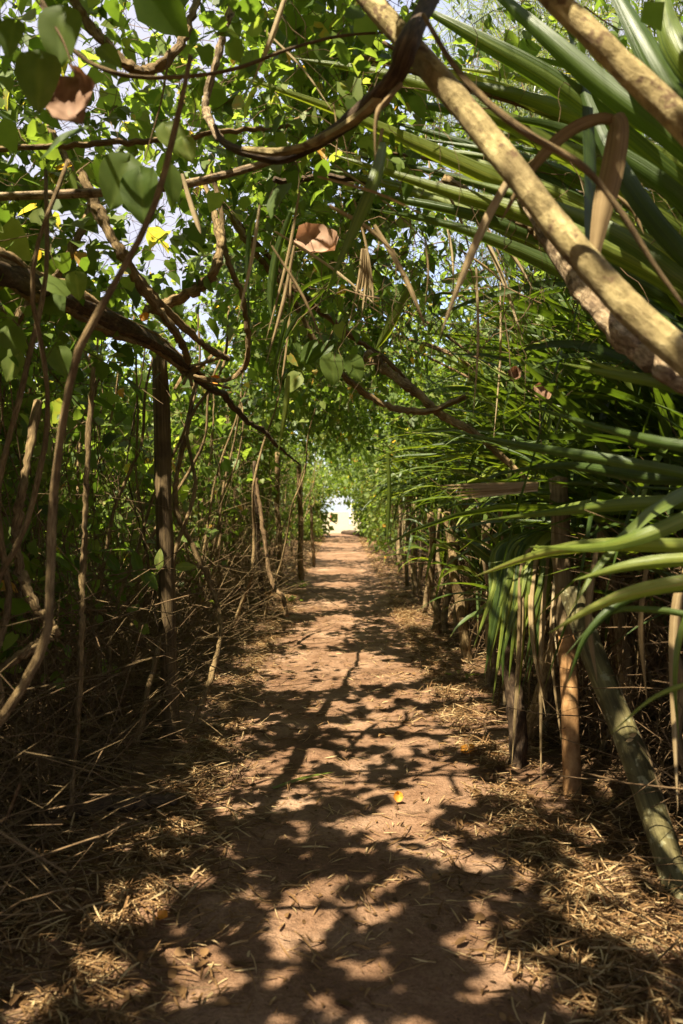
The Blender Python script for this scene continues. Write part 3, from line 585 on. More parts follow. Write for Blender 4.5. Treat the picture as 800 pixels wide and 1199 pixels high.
V_ = [
 ('loop_vine', 'vinebark', 'tan vine sweeping down to a hooked end above the tall post', [(60, 150, 3.7), (85, 200, 3.6), (120, 262, 3.6), (158, 318, 3.7), (200, 368, 3.9), (240, 405, 4.2), (268, 420, 4.4)], [4, 4, 4.5, 5, 5, 4.5, 4]),
 ('loop_vine', 'vinebark', 'thicker tan vine sweeping beside the hooked one', [(95, 200, 3.5), (113, 240, 3.5), (140, 292, 3.5), (172, 345, 3.6), (208, 392, 3.8), (222, 425, 4.1)], [5, 6, 6.5, 6, 5, 4]),
 ('loop_vine', 'vinebark', 'slender vine looping round and back like a fish hook beside the tall post', [(245, 190, 4.2), (258, 240, 4.2), (265, 300, 4.2), (285, 350, 4.3), (291, 400, 4.4), (285, 432, 4.5), (262, 446, 4.6), (228, 440, 4.8)], [3, 3.2, 3.5, 3.5, 3.5, 3.2, 3, 2]),
 ('loop_vine', 'vinebark', 'short bowed branch rising from the gnarled woody vine', [(170, 365, 4.1), (205, 352, 4.1), (238, 335, 4.1), (256, 305, 4.1), (256, 265, 4.2), (240, 215, 4.3)], [6, 6.5, 6.5, 6, 5, 3]),
 ('kinked_vine', 'vinebark', 'olive vine with a sharp elbow bend low in the thicket', [(45, 470, 3.3), (30, 560, 3.2), (20, 620, 3.2), (24, 670, 3.2), (42, 710, 3.2), (62, 736, 3.2), (58, 746, 3.2), (30, 763, 3.15), (-10, 790, 3.1), (-50, 812, 3.0)], [5, 5.5, 6, 6.5, 6.5, 6.5, 7, 6, 5.5, 5]),
 ('hanging_vine', 'vinebark', 'straight reddish brown vine hanging to the ground beside the elbow bend', [(110, 430, 3.5), (104, 520, 3.5), (100, 600, 3.5), (97, 680, 3.5), (96, 740, 3.5), (92, 820, 3.5), (82, 955, 3.5)], [3, 3.5, 3.5, 4, 3.5, 3.5, 3]),
 ('hanging_vine', 'vinebark', 'wavy vine curving from canopy to ground just behind the tall post', [(232, 440, 5.4), (215, 520, 5.4), (205, 590, 5.4), (232, 650, 5.4), (252, 700, 5.4), (258, 745, 5.3), (246, 795, 5.2), (228, 845, 5.1)], [3, 3.4, 3.6, 3.6, 3.4, 3.2, 3.2, 3]),
 ('hanging_vine', 'twig', 'pale stem bowed out over the path edge beside the curtain of vines', [(300, 560, 8.6), (308, 620, 8.5), (318, 680, 8.3), (332, 700, 8.2), (336, 722, 8.1)], [2.4, 2.6, 2.6, 2.6, 2.4]),
 ('canopy_vine', 'vinebark', 'light brown vine swooping under the hanging dry leaf and up again', [(268, 250, 4.6), (295, 290, 4.6), (340, 348, 4.7), (372, 405, 4.8), (405, 442, 4.9), (450, 474, 5), (500, 482, 5.0), (545, 464, 5.0)], [4, 4.2, 4, 4, 4.2, 4.2, 4, 3.5]),
 ('canopy_vine', 'twig', 'mottled branch slanting behind the hanging dry leaf', [(250, 225, 5.0), (300, 285, 5.1), (345, 338, 5.2), (400, 385, 5.3), (455, 425, 5.4), (505, 475, 5.6)], [2.5, 3.5, 4, 3.5, 3, 2.5]),
 ('canopy_vine', 'vinebark', 'twisted branch under the strap leaves near the middle of the arch', [(430, 415, 5.3), (450, 432, 5.2), (485, 458, 5.1), (520, 488, 5.0), (560, 510, 4.9), (620, 565, 4.8)], [7, 6, 5.5, 5, 4.5, 4]),
 ('canopy_vine', 'vinebark', 'knotty branch crossing low behind the tangle of dry stalks', [(520, 210, 3.4), (570, 240, 3.3), (620, 265, 3.2), (655, 300, 3.1), (690, 350, 3.0)], [5, 6, 7, 7, 6]),
 ('canopy_vine', 'vinebark', 'short forked branch climbing out of the top corner over the big heart leaves', [(70, -40, 2.9), (95, 15, 2.9), (130, 60, 2.9), (165, 85, 2.95), (200, 70, 3.0), (225, 25, 3.1), (240, -30, 3.2)], [5, 5.5, 6, 7, 6, 5, 4]),
 ('canopy_vine', 'roughbark', 'pale blotched stem dropping from the canopy between bright heart leaves', [(285, -40, 3.0), (270, 20, 3.0), (252, 80, 3.0), (242, 130, 3.0), (258, 165, 2.8)], [4, 4.5, 4.5, 5, 5]),
 ('fallen_branch', 'darkbark', 'dark mossy branch lying on the litter at the thicket edge', [(-60, 988, 3.3), (20, 966, 3.62), (90, 950, 3.75), (150, 941, 3.85), (205, 938, 3.95)], [13, 13, 12, 10, 8]),
 ('fallen_branch', 'vinebark', 'bare stick caught against the back of the tall post', [(60, 830, 5.3), (110, 815, 5.25), (160, 803, 5.2), (212, 796, 5.15)], [3.5, 4.5, 5, 5.5]),
 ('canopy_vine', 'vinebark', 'crooked brown branch tangled with the elbowed vine near the thicket wall', [(0, 395, 3.6), (60, 330, 3.7), (95, 275, 3.8), (108, 240, 3.9)], [6, 6, 5, 4]),
]
for nm, mt, lab, pts, r in V_:
    stem(nm, mt, lab, nm.split('_')[-1], pts, [a * .9 for a in r], 9, 0.38, 0.16, seg=len(pts) * 11)

# hanging vines of the left curtain, each its own stem from canopy to ground
desc = ['thin', 'slender', 'rough', 'wavy', 'crooked', 'slack', 'taut', 'knotted']
for k in range(26):
    y = 3.4 + 12.5 * (k / 26) ** 1.3; x = -U(1.3, 2.3) - (0.5 if y < 5.2 else 0)
    zt = U(2.1, 3.0); n = 9
    if y < 4 : x -= 0.2
    zz = np.linspace(zt, -0.02, n)
    sw = U(0.03, 0.16)
    pts = np.stack([x + sw * np.sin(np.linspace(0, U(3, 8), n) + U(0, 6)) + rng.normal(0, .02, n), y + sw * np.sin(np.linspace(0, U(3, 7), n) + U(0, 6)), zz], -1)
    pts[-1, 2] = gh(pts[-1, 0], pts[-1, 1]) - 0.02
    g = Geo(); r = U(.006, .015); tube(g, pts, [r * .7, r * .8, r], 6, 50, .35, .3)
    pxx = 400 + K * x / y
    lab, grp = [('bare vine stem hanging in the dark thicket in front of the tall dark post', 'bare vines before the tall post'), ('bare vine stem hanging to the ground just beyond the tall dark post', 'bare vines beyond the tall post'),
                ('bare vine stem in the brown curtain near the dark wrapped trunk', 'bare vines of the brown curtain'), ('bare vine stem hanging by the thick shaded trunk', 'bare vines by the shaded trunk')][0 if y < 5 else 1 if y < 8 else 2 if y < 12 else 3]
    solo(g, 'hanging_vine', ['vinebark', 'twig', 'vinebark', 'darkbark'][k % 4], lab, 'vine', grp, origin=pts[-1])

# ------------------------------------------------------------------ leafy climbers: walls and roof of the arch
def overhead(n):
    # unseen leaves behind and above the camera, added thickly to shade the near path
    y = U(-3.6, 2.1, n); return np.stack([U(-2.6, 1.8, n), y, 3.1 + U(0, 1.3, n)], -1)
def arch_starts(n, y0, y1, part):
    """points in the shell of the arch; part 'left' wall, 'roof'"""
    y = U(y0, y1, n)
    if part == 'left':
        z = 0.7 + 2.4 * U(0, 1, n) ** 0.7; x = -1.45 - np.abs(rng.normal(0, 0.55, n)) + 0.25 * np.clip(z - 1.6, 0, 1)
    elif part == 'roof':
        x = U(-2.3, 3.4, n); out_ = (y < 9) & (x > .75) & (rng.random(n) < .8); top = 2.75 - 0.12 * np.minimum(x, 0) ** 2 + 0.3 * np.maximum(x - 1, 0) + np.clip(3.4 - y, 0, 1.4) * .55 + (x > 0.1) * np.clip(5 - y, 0, 1) * .6
        z = top + U(0, 1, n) ** 1.2 * 1.5
    p = np.stack([x, y, z], -1)
    return p if part != 'roof' else p[~out_]

def leafy(g, gt, start, nodes, step, size, tmpl, tone, wander=0.35, droop=0.25, q=0.008, tw=(.0022, .001), per=1, clear=True, grow=0.03, shade=True):
    n = len(start); th = U(0, 6.283, n)
    d = np.stack([np.cos(th), np.sin(th), rng.normal(0.05, 0.35, n)], -1)
    pos = walks(start, d, nodes, step, wander, droop=droop)
    if clear:   # the walkway and the air round the camera stay open
        bad = ((np.abs(pos[..., 0]) < 0.95) & (pos[..., 2] < 2.25)).any(1) | (np.linalg.norm(pos - np.array([0, 0, EYE]), axis=-1) < 1.7).any(1)
        pos = pos[~bad]
    if gt is not None:
        keep = ~(sunlit(pos[:, 1], 0.0) | sunlit(pos[:, nodes // 2], 0.0) | sunlit(pos[:, -2], 0.0)) | (rng.random(len(pos)) < 0.15)
        twigs(gt, pos[keep], tw[0], tw[1])
    p = np.repeat(pos.reshape(-1, 3), per, axis=0)
    tan = np.repeat(nrm(np.gradient(pos, axis=1)).reshape(-1, 3), per, axis=0)
    m = len(p)
    off = nrm(rng.normal(0, 1, (m, 3)) * np.array([1, 1, .6])); off = nrm(off - 0.5 * tan * (off * tan).sum(-1, keepdims=True))
    sz = size * np.exp(rng.normal(-.04, 0.42, m)); base = p + off * (sz * 0.35)[:, None] + rng.normal(0, .008, (m, 3))
    ax = nrm(off + 0.35 * tan + np.array([0, 0, -0.45]))
    nm = nrm(np.array([-.3, -.2, 1.0]) + rng.normal(0, 0.42, (m, 3)))
    if shade:
        k = keep_shade(base + ax * (sz * .5)[:, None], q, grow); base, ax, nm, sz = base[k], ax[k], nm[k], sz[k]
    tn = np.clip(rng.normal(tone, 0.17, len(base)), 0, 0.93); tn = np.where(rng.random(len(base)) < 0.006, 1.0, tn)
    leaves(g, base, ax, nm, sz, tn, tmpl)
    return pos

def main_stems(gs, x, y, ztop, k):
    for _ in range(k):
        n = 8; xx = x + rng.normal(0, .25); yy = y + rng.normal(0, .5)
        pts = np.stack([np.linspace(xx, xx + U(-.2, .9), n) + rng.normal(0, .05, n), np.linspace(yy, yy + U(-.6, .6), n) + rng.normal(0, .05, n), np.linspace(-0.03, ztop + U(-.2, .3), n)], -1)
        pts[0, 2] = gh(pts[0, 0], pts[0, 1]) - .03
        g1 = Geo(); tube(g1, pts, np.linspace(U(.012, .022), .007, n), 6, 30, .25, .15); g1.build('stem', 'vinebark', gs)

left_labels = [
 'leafy climber with large heart leaves filling the roof over the gnarled woody vine',
 'climber whose leaves hang round the head of the tall dark post',
 'climber with yellow green leaves just beyond the tall dark post',
 'climber spreading over the brown curtain of hanging stems',
 'climber draped on the dark upright trunk wrapped in vines',
 'climber over the thick shaded trunk where the vines thin out',
 'pale sunlit climber by the small light post',
 'farthest climber on the shady side before the beach clearing']
lefty = [-3.2, 4.2, 6.2, 8.6, 11.8, 15.5, 20, 26, 38]
for i, lab in enumerate(left_labels):
    y0, y1 = lefty[i], lefty[i + 1]; L = y1 - y0
    t = empty('leafy_climber', (-1.6, max(2.6, y0 + 0.3), 0), lab, 'climbing plant', 'leafy climbers on the shady side of the path')
    g, gt, gs = Geo(), Geo(), Geo()
    near = y1 < 13; tm = HEART if near else LOW
    sz = 0.060 if y1 < 9 else 0.068 if near else 0.085 if y1 < 21 else 0.11
    dens = 0.072 / sz
    nl = int(L * 95 * dens ** 2); nr = int(L * 470 * dens ** 2 * (1.6 if 0 < i < 5 else 1 if y1 < 18 else .6)); nl = int(nl * 1.15)
    leafy(g, gt, arch_starts(nl, max(y0, 1.2) if i == 0 else y0, y1, 'left'), 9, U(.045, .075, nl) / dens, sz, tm, 0.50, tw=(.0022 / dens, .001), q=.03)
    st = arch_starts(nr, y0, y1, 'roof'); st = st[st[:, 0] < 0.15 + 0.3 * np.sin(st[:, 1])]
    leafy(g, gt, st, 9, U(.045, .075, len(st)) / dens, sz, tm, 0.52)
    if i == 0: leafy(g, gt, overhead(6500), 9, .06, .075, LOW, .5, q=0.0)
    if i == 0: so = np.stack([U(-3.0, .2, 3000), U(2.7, 6.5, 3000), U(3.1, 4.7, 3000)], -1); leafy(g, gt, so, 9, .055, .062, HEART, .62)
    if 0 < i < 6:   # lighter leaves on the outer side of the wall, sunlight put into their colour
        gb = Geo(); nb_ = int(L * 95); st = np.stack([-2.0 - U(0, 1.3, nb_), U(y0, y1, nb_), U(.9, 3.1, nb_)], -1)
        leafy(gb, None, st, 8, U(.05, .08, nb_), sz * 1.15, tm, .62, grow=0.0); gb.build('sun_toned_leaves', 'leaf_bright', t)
    main_stems(t, -1.6, max(2.9, (y0 + y1) / 2), 2.8, 5)
    # the extra dry hanging stalks among the leaves
    nh = int(40 * L if near else 22 * L); hs = np.stack([-1.4 - np.abs(rng.normal(0, .4, nh)), U(max(y0, 2.4), y1, nh), U(1.2, 2.9, nh)], -1)
    hp = walks(hs, np.tile([0, 0, -1.0], (nh, 1)) + rng.normal(0, .2, (nh, 3)), 8, U(.10, .24, nh), .18, bias=(0, 0, -.12))
    hp[..., 2] = np.maximum(hp[..., 2], gh(hp[..., 0], hp[..., 1]) + .01); kh = ~(sunlit(hp[:, 2]) | sunlit(hp[:, 5])); twigs(gt, hp[kh], U(.0025, .006, kh.sum()), .002)
    g.build('foliage', 'leaf', t); gt.build('twig_sprays', 'twig', t)

right_labels = [
 'leafy tree bough over the long strap leaves and the smooth branches',
 'bough of small leaves beyond the looping branch',
 'bough of bright leaves above the upright green stakes',
 'shaded bough arching low across the middle of the path',
 'sunlit bough meeting the climbers over the far path',
 'hazy pale bough hanging over the exit to the beach']
righty = [-3.2, 4.4, 7.0, 10.5, 15, 22, 38]
for i, lab in enumerate(right_labels):
    y0, y1 = righty[i], righty[i + 1]; L = y1 - y0
    t = empty('overhanging_shrub', (2.6, max(2.8, y0 + .5), 0), lab, 'overhanging shrub', 'leafy shrubs arching from the pandanus side')
    g, gt, gs = Geo(), Geo(), Geo(); near = y1 < 12; tm = OVAL if near else LOW
    sz = 0.066 if y1 < 9 else 0.072 if near else 0.09 if y1 < 21 else 0.115
    dens = 0.072 / sz; nr = int(L * 470 * dens ** 2 * (1 if y1 < 18 else .45))
    st = arch_starts(nr, y0, y1, 'roof'); st = st[st[:, 0] > -0.1 + 0.3 * np.sin(st[:, 1])]
    leafy(g, gt, st, 9, U(.045, .075, len(st)) / dens, sz * 1.1, tm, 0.5)
    for _ in range(3):
        yy = U(max(y0, 3), y1); n = 8
        s = np.linspace(0, 1, n)
        pts = np.stack([2.7 - 2.6 * s ** 1.5 + rng.normal(0, .05, n), yy + 0.8 * s * rng.normal() + rng.normal(0, .04, n), 3.35 * np.sin(s * 1.5) + rng.normal(0, .04, n)], -1)
        g1 = Geo(); tube(g1, pts, np.linspace(.028, .008, n), 7, 36, .2, .1); g1.build('limb', 'twig', t)
    if i == len(right_labels) - 1:   # the low fringe over the exit and the sunny bank
        nf = 500; st = np.stack([U(0.9, 2.6, nf), U(20, 38, nf), U(0.4, 2.6, nf)], -1)
        leafy(g, gt, st, 8, .09, .12, LOW, .6, clear=False, shade=False)
    if i == len(right_labels) - 1:
        nf = 700; st = np.stack([U(-2.2, 2.2, nf), U(31, 38, nf), U(2.0, 3.3, nf)], -1)
        leafy(g, gt, st, 8, .09, .13, LOW, .6, clear=False, shade=False)
    g.build('foliage', 'leaf', t); gt.build('twig_sprays', 'twig', t)

# ------------------------------------------------------------------ sunlit bushes behind the left wall
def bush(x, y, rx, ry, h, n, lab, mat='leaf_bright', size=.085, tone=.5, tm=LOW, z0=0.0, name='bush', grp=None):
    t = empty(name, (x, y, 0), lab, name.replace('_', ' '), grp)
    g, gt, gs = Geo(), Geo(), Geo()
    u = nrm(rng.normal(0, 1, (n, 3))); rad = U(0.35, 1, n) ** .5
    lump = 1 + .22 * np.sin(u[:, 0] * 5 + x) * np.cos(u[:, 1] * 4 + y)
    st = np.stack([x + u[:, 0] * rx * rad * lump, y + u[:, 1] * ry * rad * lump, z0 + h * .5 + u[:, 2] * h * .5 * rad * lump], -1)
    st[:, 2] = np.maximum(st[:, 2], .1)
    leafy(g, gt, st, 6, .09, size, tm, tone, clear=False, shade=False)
    for _ in range(6):
        a = U(0, 6.28); nn = 6; s = np.linspace(0, 1, nn)
        tube(gs, np.stack([x + s * rx * .7 * math.cos(a) + rng.normal(0, .04, nn), y + s * ry * .7 * math.sin(a) + rng.normal(0, .04, nn), s * h * .8 - .03 + 0 * s], -1), np.linspace(.03, .008, nn), 6, 20, .2, .1)
        gs.build('stem', 'twig', t); gs = Geo()
    g.build('foliage', mat, t); gt.build('twig_sprays', 'twig', t)
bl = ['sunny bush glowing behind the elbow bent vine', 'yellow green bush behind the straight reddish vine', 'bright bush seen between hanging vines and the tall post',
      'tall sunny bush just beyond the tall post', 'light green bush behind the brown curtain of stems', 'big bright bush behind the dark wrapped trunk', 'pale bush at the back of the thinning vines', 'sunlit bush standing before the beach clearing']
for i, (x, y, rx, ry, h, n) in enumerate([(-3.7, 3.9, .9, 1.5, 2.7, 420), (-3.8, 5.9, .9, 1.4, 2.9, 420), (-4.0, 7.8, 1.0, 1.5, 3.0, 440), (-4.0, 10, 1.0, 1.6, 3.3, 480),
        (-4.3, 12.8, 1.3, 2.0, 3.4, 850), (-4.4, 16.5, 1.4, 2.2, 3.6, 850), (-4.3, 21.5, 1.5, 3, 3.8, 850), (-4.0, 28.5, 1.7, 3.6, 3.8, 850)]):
    bush(x, y, rx, ry, h, n, bl[i], size=.10 if y < 10 else .13, tone=.68)  # raised tone paints these bushes as sunlit
def tree(x, y, h, r, n, lab, mat='leaf', size=.11, tm=LOW, tone=.5, trunk=.12, narrow=False, name='broadleaf_tree'):
    t = empty(name, (x, y, 0), lab, 'tree', 'trees beyond the thicket')
    g, gt, gs = Geo(), Geo(), Geo(); nn = 8; s = np.linspace(0, 1, nn)
    tube(gs, np.stack([x + .3 * np.sin(s * 3), y + .2 * np.sin(s * 4), s * h * .95 - .05], -1), np.linspace(trunk, .02, nn), 10, 30, .15, .05)
    gs.build('trunk', 'darkbark', t); gs = Geo()
    for k in range(9):
        a = U(0, 6.28); z0 = h * U(.4, .8); L = r * U(.5, .9)
        tube(gs, np.stack([x + s * L * math.cos(a), y + s * L * math.sin(a), z0 + s * L * .5 + rng.normal(0, .06, nn)], -1), np.linspace(.045, .01, nn), 6, 20, .2, .1); gs.build('limb', 'darkbark', t); gs = Geo()
    nc = 18; cc = nrm(rng.normal(0, 1, (nc, 3))) * U(.3, .85, nc)[:, None] * np.array([r, r, h * .26]) + np.array([x, y, h * .72])
    st = cc[rng.integers(0, nc, n)] + nrm(rng.normal(0, 1, (n, 3))) * (U(0, 1, n) ** .5 * r * .38)[:, None]
    leafy(g, gt, st, 6, .09, size, tm, tone, clear=False, shade=True, q=.1, grow=.08, droop=.9 if narrow else .25, per=4 if narrow else 1)
    g.build('crown', mat, t); gt.build('twig_sprays', 'twig', t)
tl = ['round crowned tree behind the sunny bush of the elbow bent vine', 'dense tree far behind the tall post', 'tree rising behind the brown curtain', 'tree beyond the dark wrapped trunk', 'tree at the back of the thinning vines', 'tall tree behind the pale sunlit climber', 'light tree on the rim of the beach clearing']
for i, (x, y, h, r, n) in enumerate([(-11, 6.5, 5.2, 1.9, 650), (-11, 11, 5.5, 2.0, 700), (-11, 16, 6, 2.2, 800), (-11, 22, 6.2, 2.4, 800), (-10, 29, 6, 2.5, 800), (-4.5, 37, 6, 2.3, 800), (-4.3, 46, 5.5, 2.6, 800)]):
    tree(x, y, h, r, n, tl[i], 'leaf_bright', size=.15 if y < 20 else .2, tone=.45)
tl = ['wispy needle leaved tree showing through above the smooth branches', 'tall wispy tree behind the long strap leaves', 'leafy tree behind the tallest pandanus', 'broad tree beyond the middle pandanus row', 'tree beyond the far pandanus row', 'tree closing the sunny bank by the beach']
for i, (x, y, h, r, n) in enumerate([(3.4, 8, 8.0, 2.6, 1500), (6.2, 7.5, 7.2, 2.4, 1300), (6.0, 11, 5.2, 2.0, 700), (5.5, 16, 5.5, 2.2, 800), (5.2, 24, 5.5, 2.4, 800), (4.6, 36, 5.5, 2.3, 900)]):
    tree(x, y, h, r, n, tl[i], 'needle' if i < 2 else 'leaf', size=.26 if i < 2 else (.14 if y < 12 else .19), tm=NEEDLE if i < 2 else LOW, narrow=i < 2, name='needle_tree' if i < 2 else 'broadleaf_tree')

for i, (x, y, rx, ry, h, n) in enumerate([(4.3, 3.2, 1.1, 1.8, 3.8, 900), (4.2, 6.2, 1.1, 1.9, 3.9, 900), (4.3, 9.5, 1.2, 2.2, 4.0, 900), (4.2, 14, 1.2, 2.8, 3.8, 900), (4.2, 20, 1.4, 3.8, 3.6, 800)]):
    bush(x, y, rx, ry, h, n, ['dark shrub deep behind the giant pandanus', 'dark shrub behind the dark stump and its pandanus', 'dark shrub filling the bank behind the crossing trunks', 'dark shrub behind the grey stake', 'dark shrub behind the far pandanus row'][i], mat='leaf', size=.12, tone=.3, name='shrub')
# ------------------------------------------------------------------ pandanus along the right
def pandanus(x, y, h, n, lab, L=1.15, up=0.5, lean=(-.25, 0), dead=26, tone=.42, trunk_r=.045, shade_leaf=True, far=False):
    t = empty('pandanus', (x, y, 0), lab, 'pandanus', 'pandanus plants lining the path')
    tipx, tipy = x + lean[0], y + lean[1]
    gs = Geo(); nn = 6; s = np.linspace(0, 1, nn)
    tube(gs, np.stack([x + s ** 1.5 * lean[0] + rng.normal(0, .015, nn), y + s * lean[1] + rng.normal(0, .015, nn), -.05 + s * h], -1), np.linspace(trunk_r, trunk_r * .8, nn), 9, 24, .12, .05)
    gs.build('trunk', 'stakewood', t)
    if not far:
        for k in range(4):
            a = k * 1.6 + U(0, 1); zz = U(.35, .75) * min(h, 1.3)
            gr = Geo(); tube(gr, [np.array([x + lean[0] * .2, y, zz]), np.array([x + .16 * math.cos(a), y + .16 * math.sin(a), zz * .5]), np.array([x + .27 * math.cos(a), y + .27 * math.sin(a), gh(x, y) - .04])], [.014, .016, .02], 7, 12, .1)
            gr.build('prop_root', 'stakewood', t)
    c = np.array([tipx, tipy, h])
    az = np.arange(n) * 2.39996 + U(0, 6)
    f = (np.arange(n) + .5) / n
    el = np.radians(86 - f * (95 - up * 40)) + rng.normal(0, .1, n)
    d = np.stack([np.cos(az) * np.cos(el), np.sin(az) * np.cos(el), np.sin(el)], -1)
    b = c + np.stack([np.cos(az) * .03, np.sin(az) * .03, (0.12 - f * .3)], -1)
    g = Geo(); Ls = L * U(.75, 1.15, n); kink = np.where(rng.random(n) < .22, U(.35, .7, n), 2.0)
    straps(g, b, d, Ls, U(.040, .064, n) * (1.2 if far else 1), U(.25, .75, n), np.clip(rng.normal(tone, .16, n), 0, 1), seg=6 if far else 10, kink=kink)
    g.build('strap_leaves', 'strap', t)
    m = dead; az = U(0, 6.28, m); el = U(-1.2, -.1, m)
    d = np.stack([np.cos(az) * np.cos(el), np.sin(az) * np.cos(el), np.sin(el)], -1); b = c + np.stack([np.cos(az) * .04, np.sin(az) * .04, -U(.1, .45, m)], -1)
    g = Geo(); straps(g, b, d, np.minimum(L * U(.35, 1.05, m), h * U(.4, 1.0, m)), U(.008, .028, m), U(.9, 2.6, m), rng.uniform(.1, .9, m), seg=8, fold=.45, kink=np.where(rng.random(m) < .3, U(.1, .6, m), 2.0))
    g.build('dead_leaves', 'deadstrap', t)
    return t
pl = [
 (2.05, 2.75, 1.55, 30, 'pandanus whose glossy leaves reach out over the foot of the leaning pole', dict(L=1.25, up=.5, dead=24)),
 (2.0, 3.75, 1.75, 64, 'pandanus fanning dark leaves behind the leaning green pole', dict(L=1.2, up=.5, dead=34)),
 (1.75, 4.75, 1.40, 46, 'pandanus with green and tan leaves drooping over the dark stump', dict(L=1.0, up=.5, dead=22)),
 (2.5, 4.7, 2.0, 90, 'tall pandanus with erect dark leaves behind the rough ridged branch', dict(L=1.6, up=1.3, tone=.25)),
 (1.95, 5.8, 1.7, 56, 'pandanus above the propped slanting trunk', dict(L=1.25, up=.9)),
 (1.8, 6.9, 1.55, 56, 'pandanus behind the tall round stake', dict(L=1.1, up=.6, dead=26)),
 (2.5, 7.2, 2.3, 90, 'high pandanus with upright leaves in the dark middle of the bank', dict(L=1.6, up=1.4, tone=.3)),
 (1.85, 8.3, 1.7, 56, 'pandanus over the two crossing crooked trunks', dict(L=1.15, up=.7, dead=46)),
 (2.0, 9.8, 1.8, 56, 'pandanus over the knobbly forked stake', dict(L=1.2, up=.7, dead=60)),
 (2.5, 11, 2.4, 56, 'raised pandanus standing behind the knobbly stake', dict(L=1.5, up=1.2, tone=.33)),
 (1.8, 11.6, 1.7, 50, 'pandanus with a shaggy tan skirt over the thin slanted stake', dict(L=1.1, dead=80, far=True)),
 (1.8, 13.6, 1.8, 50, 'pandanus with a yellow skirt over the grey stake', dict(L=1.15, dead=80, far=True)),
 (1.8, 16, 1.9, 50, 'pandanus with a pale skirt by the slim stake', dict(L=1.2, dead=80, far=True)),
 (1.85, 19, 1.9, 46, 'sunlit pandanus over the small far stake', dict(L=1.25, dead=80, far=True)),
 (1.9, 23, 1.9, 46, 'last but one pandanus before the beach', dict(L=1.3, dead=70, far=True)),
 (2.0, 28, 1.9, 46, 'last pandanus, beside the end of the path', dict(L=1.3, dead=70, far=True)),
]
pl += [
 (2.7, 3.9, 2.5, 80, 'tall pandanus whose upright leaves rise behind the thick smooth branch', dict(L=1.5, up=1.0, tone=.28, dead=30)),
 (2.4, 5.6, 2.5, 80, 'tall pandanus above the row of the propped slanting trunk', dict(L=1.4, up=.7, tone=.32, dead=30)),
 (2.5, 8.6, 2.7, 80, 'tall pandanus reaching up to the bright boughs', dict(L=1.5, up=.8, tone=.35, dead=30)),
 (2.5, 13, 2.7, 70, 'tall pandanus behind the pandanus with the yellow skirt', dict(L=1.5, up=.7, dead=30, far=True)),
 (2.5, 17.5, 2.7, 70, 'tall pandanus behind the sunlit far row', dict(L=1.5, up=.7, dead=30, far=True)),
 (1.5, 5.3, .75, 40, 'low young pandanus at the feet of the taller ones by the propped slanting trunk', dict(L=.8, up=.9, tone=.4, dead=10)),
 (1.6, 7.4, .8, 40, 'low young pandanus between the tall round stake and crooked trunks', dict(L=.85, up=.9, tone=.4, dead=10)),
 (1.55, 10.3, .9, 40, 'low young pandanus by the thin slanted stake', dict(L=.85, up=.9, tone=.4, dead=20))]
for x, y, h, n, lab, kw in pl: pandanus(x, y, h + U(-.12, .15), int(n * 1.35), lab, **kw)

def blade_wall(base, h0, n, lab, mid, spread, L, tn):
    t = empty('pandanus', base, lab, 'pandanus', 'pandanus plants lining the path')
    gs = Geo(); tube(gs, [(base[0], base[1], -.05), (base[0] - .03, base[1], h0 * .5), (base[0] - .05, base[1], h0)], [.06, .05, .05], 9, 20); gs.build('trunk', 'stakewood', t)
    g = Geo(); az = U(0, 6.28, n); el = np.radians(U(15, 88, n)); d = np.stack([np.cos(az) * np.cos(el) - .35, np.sin(az) * np.cos(el) * .7 - .1, np.sin(el)], -1)
    b = np.array([base[0] - .05, base[1], h0]) + rng.normal(0, 1, (n, 3)) * [.12, .3, .22]
    straps(g, b, d, L * U(.7, 1.3, n), U(.036, .062, n), U(.1, .5, n), np.clip(rng.normal(tn, .15, n), 0, .9), seg=9, kink=np.where(rng.random(n) < .15, U(.4, .8, n), 2.0))
    g.build('strap_leaves', 'strap', t)
for b_, h0, n_, lab_, L_, tn_ in [((2.0, 4.1), 1.25, 150, 'bushy pandanus whose dark blades stand up behind the crumpled brown leaf', 1.55, .3), ((2.25, 5.3), 1.6, 150, 'bushy pandanus with dark blades rising beside the twisted branch', 1.7, .28),
        ((2.6, 4.2), 2.5, 130, 'high bushy pandanus filling the gap over the rough ridged branch', 1.5, .33), ((2.1, 7.0), 1.7, 140, 'bushy pandanus standing behind the horizontal tan leaf bundle', 1.6, .33),
        ((2.4, 8.2), 2.4, 120, 'high bushy pandanus beyond the twisted branch', 1.5, .36), ((2.1, 10.0), 1.9, 120, 'bushy pandanus in the middle of the sunny bank', 1.4, .4), ((2.2, 3.0), 1.0, 90, 'bushy pandanus low in the shade behind the leaning green pole', 1.1, .25)]:
    blade_wall((b_[0], b_[1], 0), h0, n_, lab_, None, None, L_, tn_)
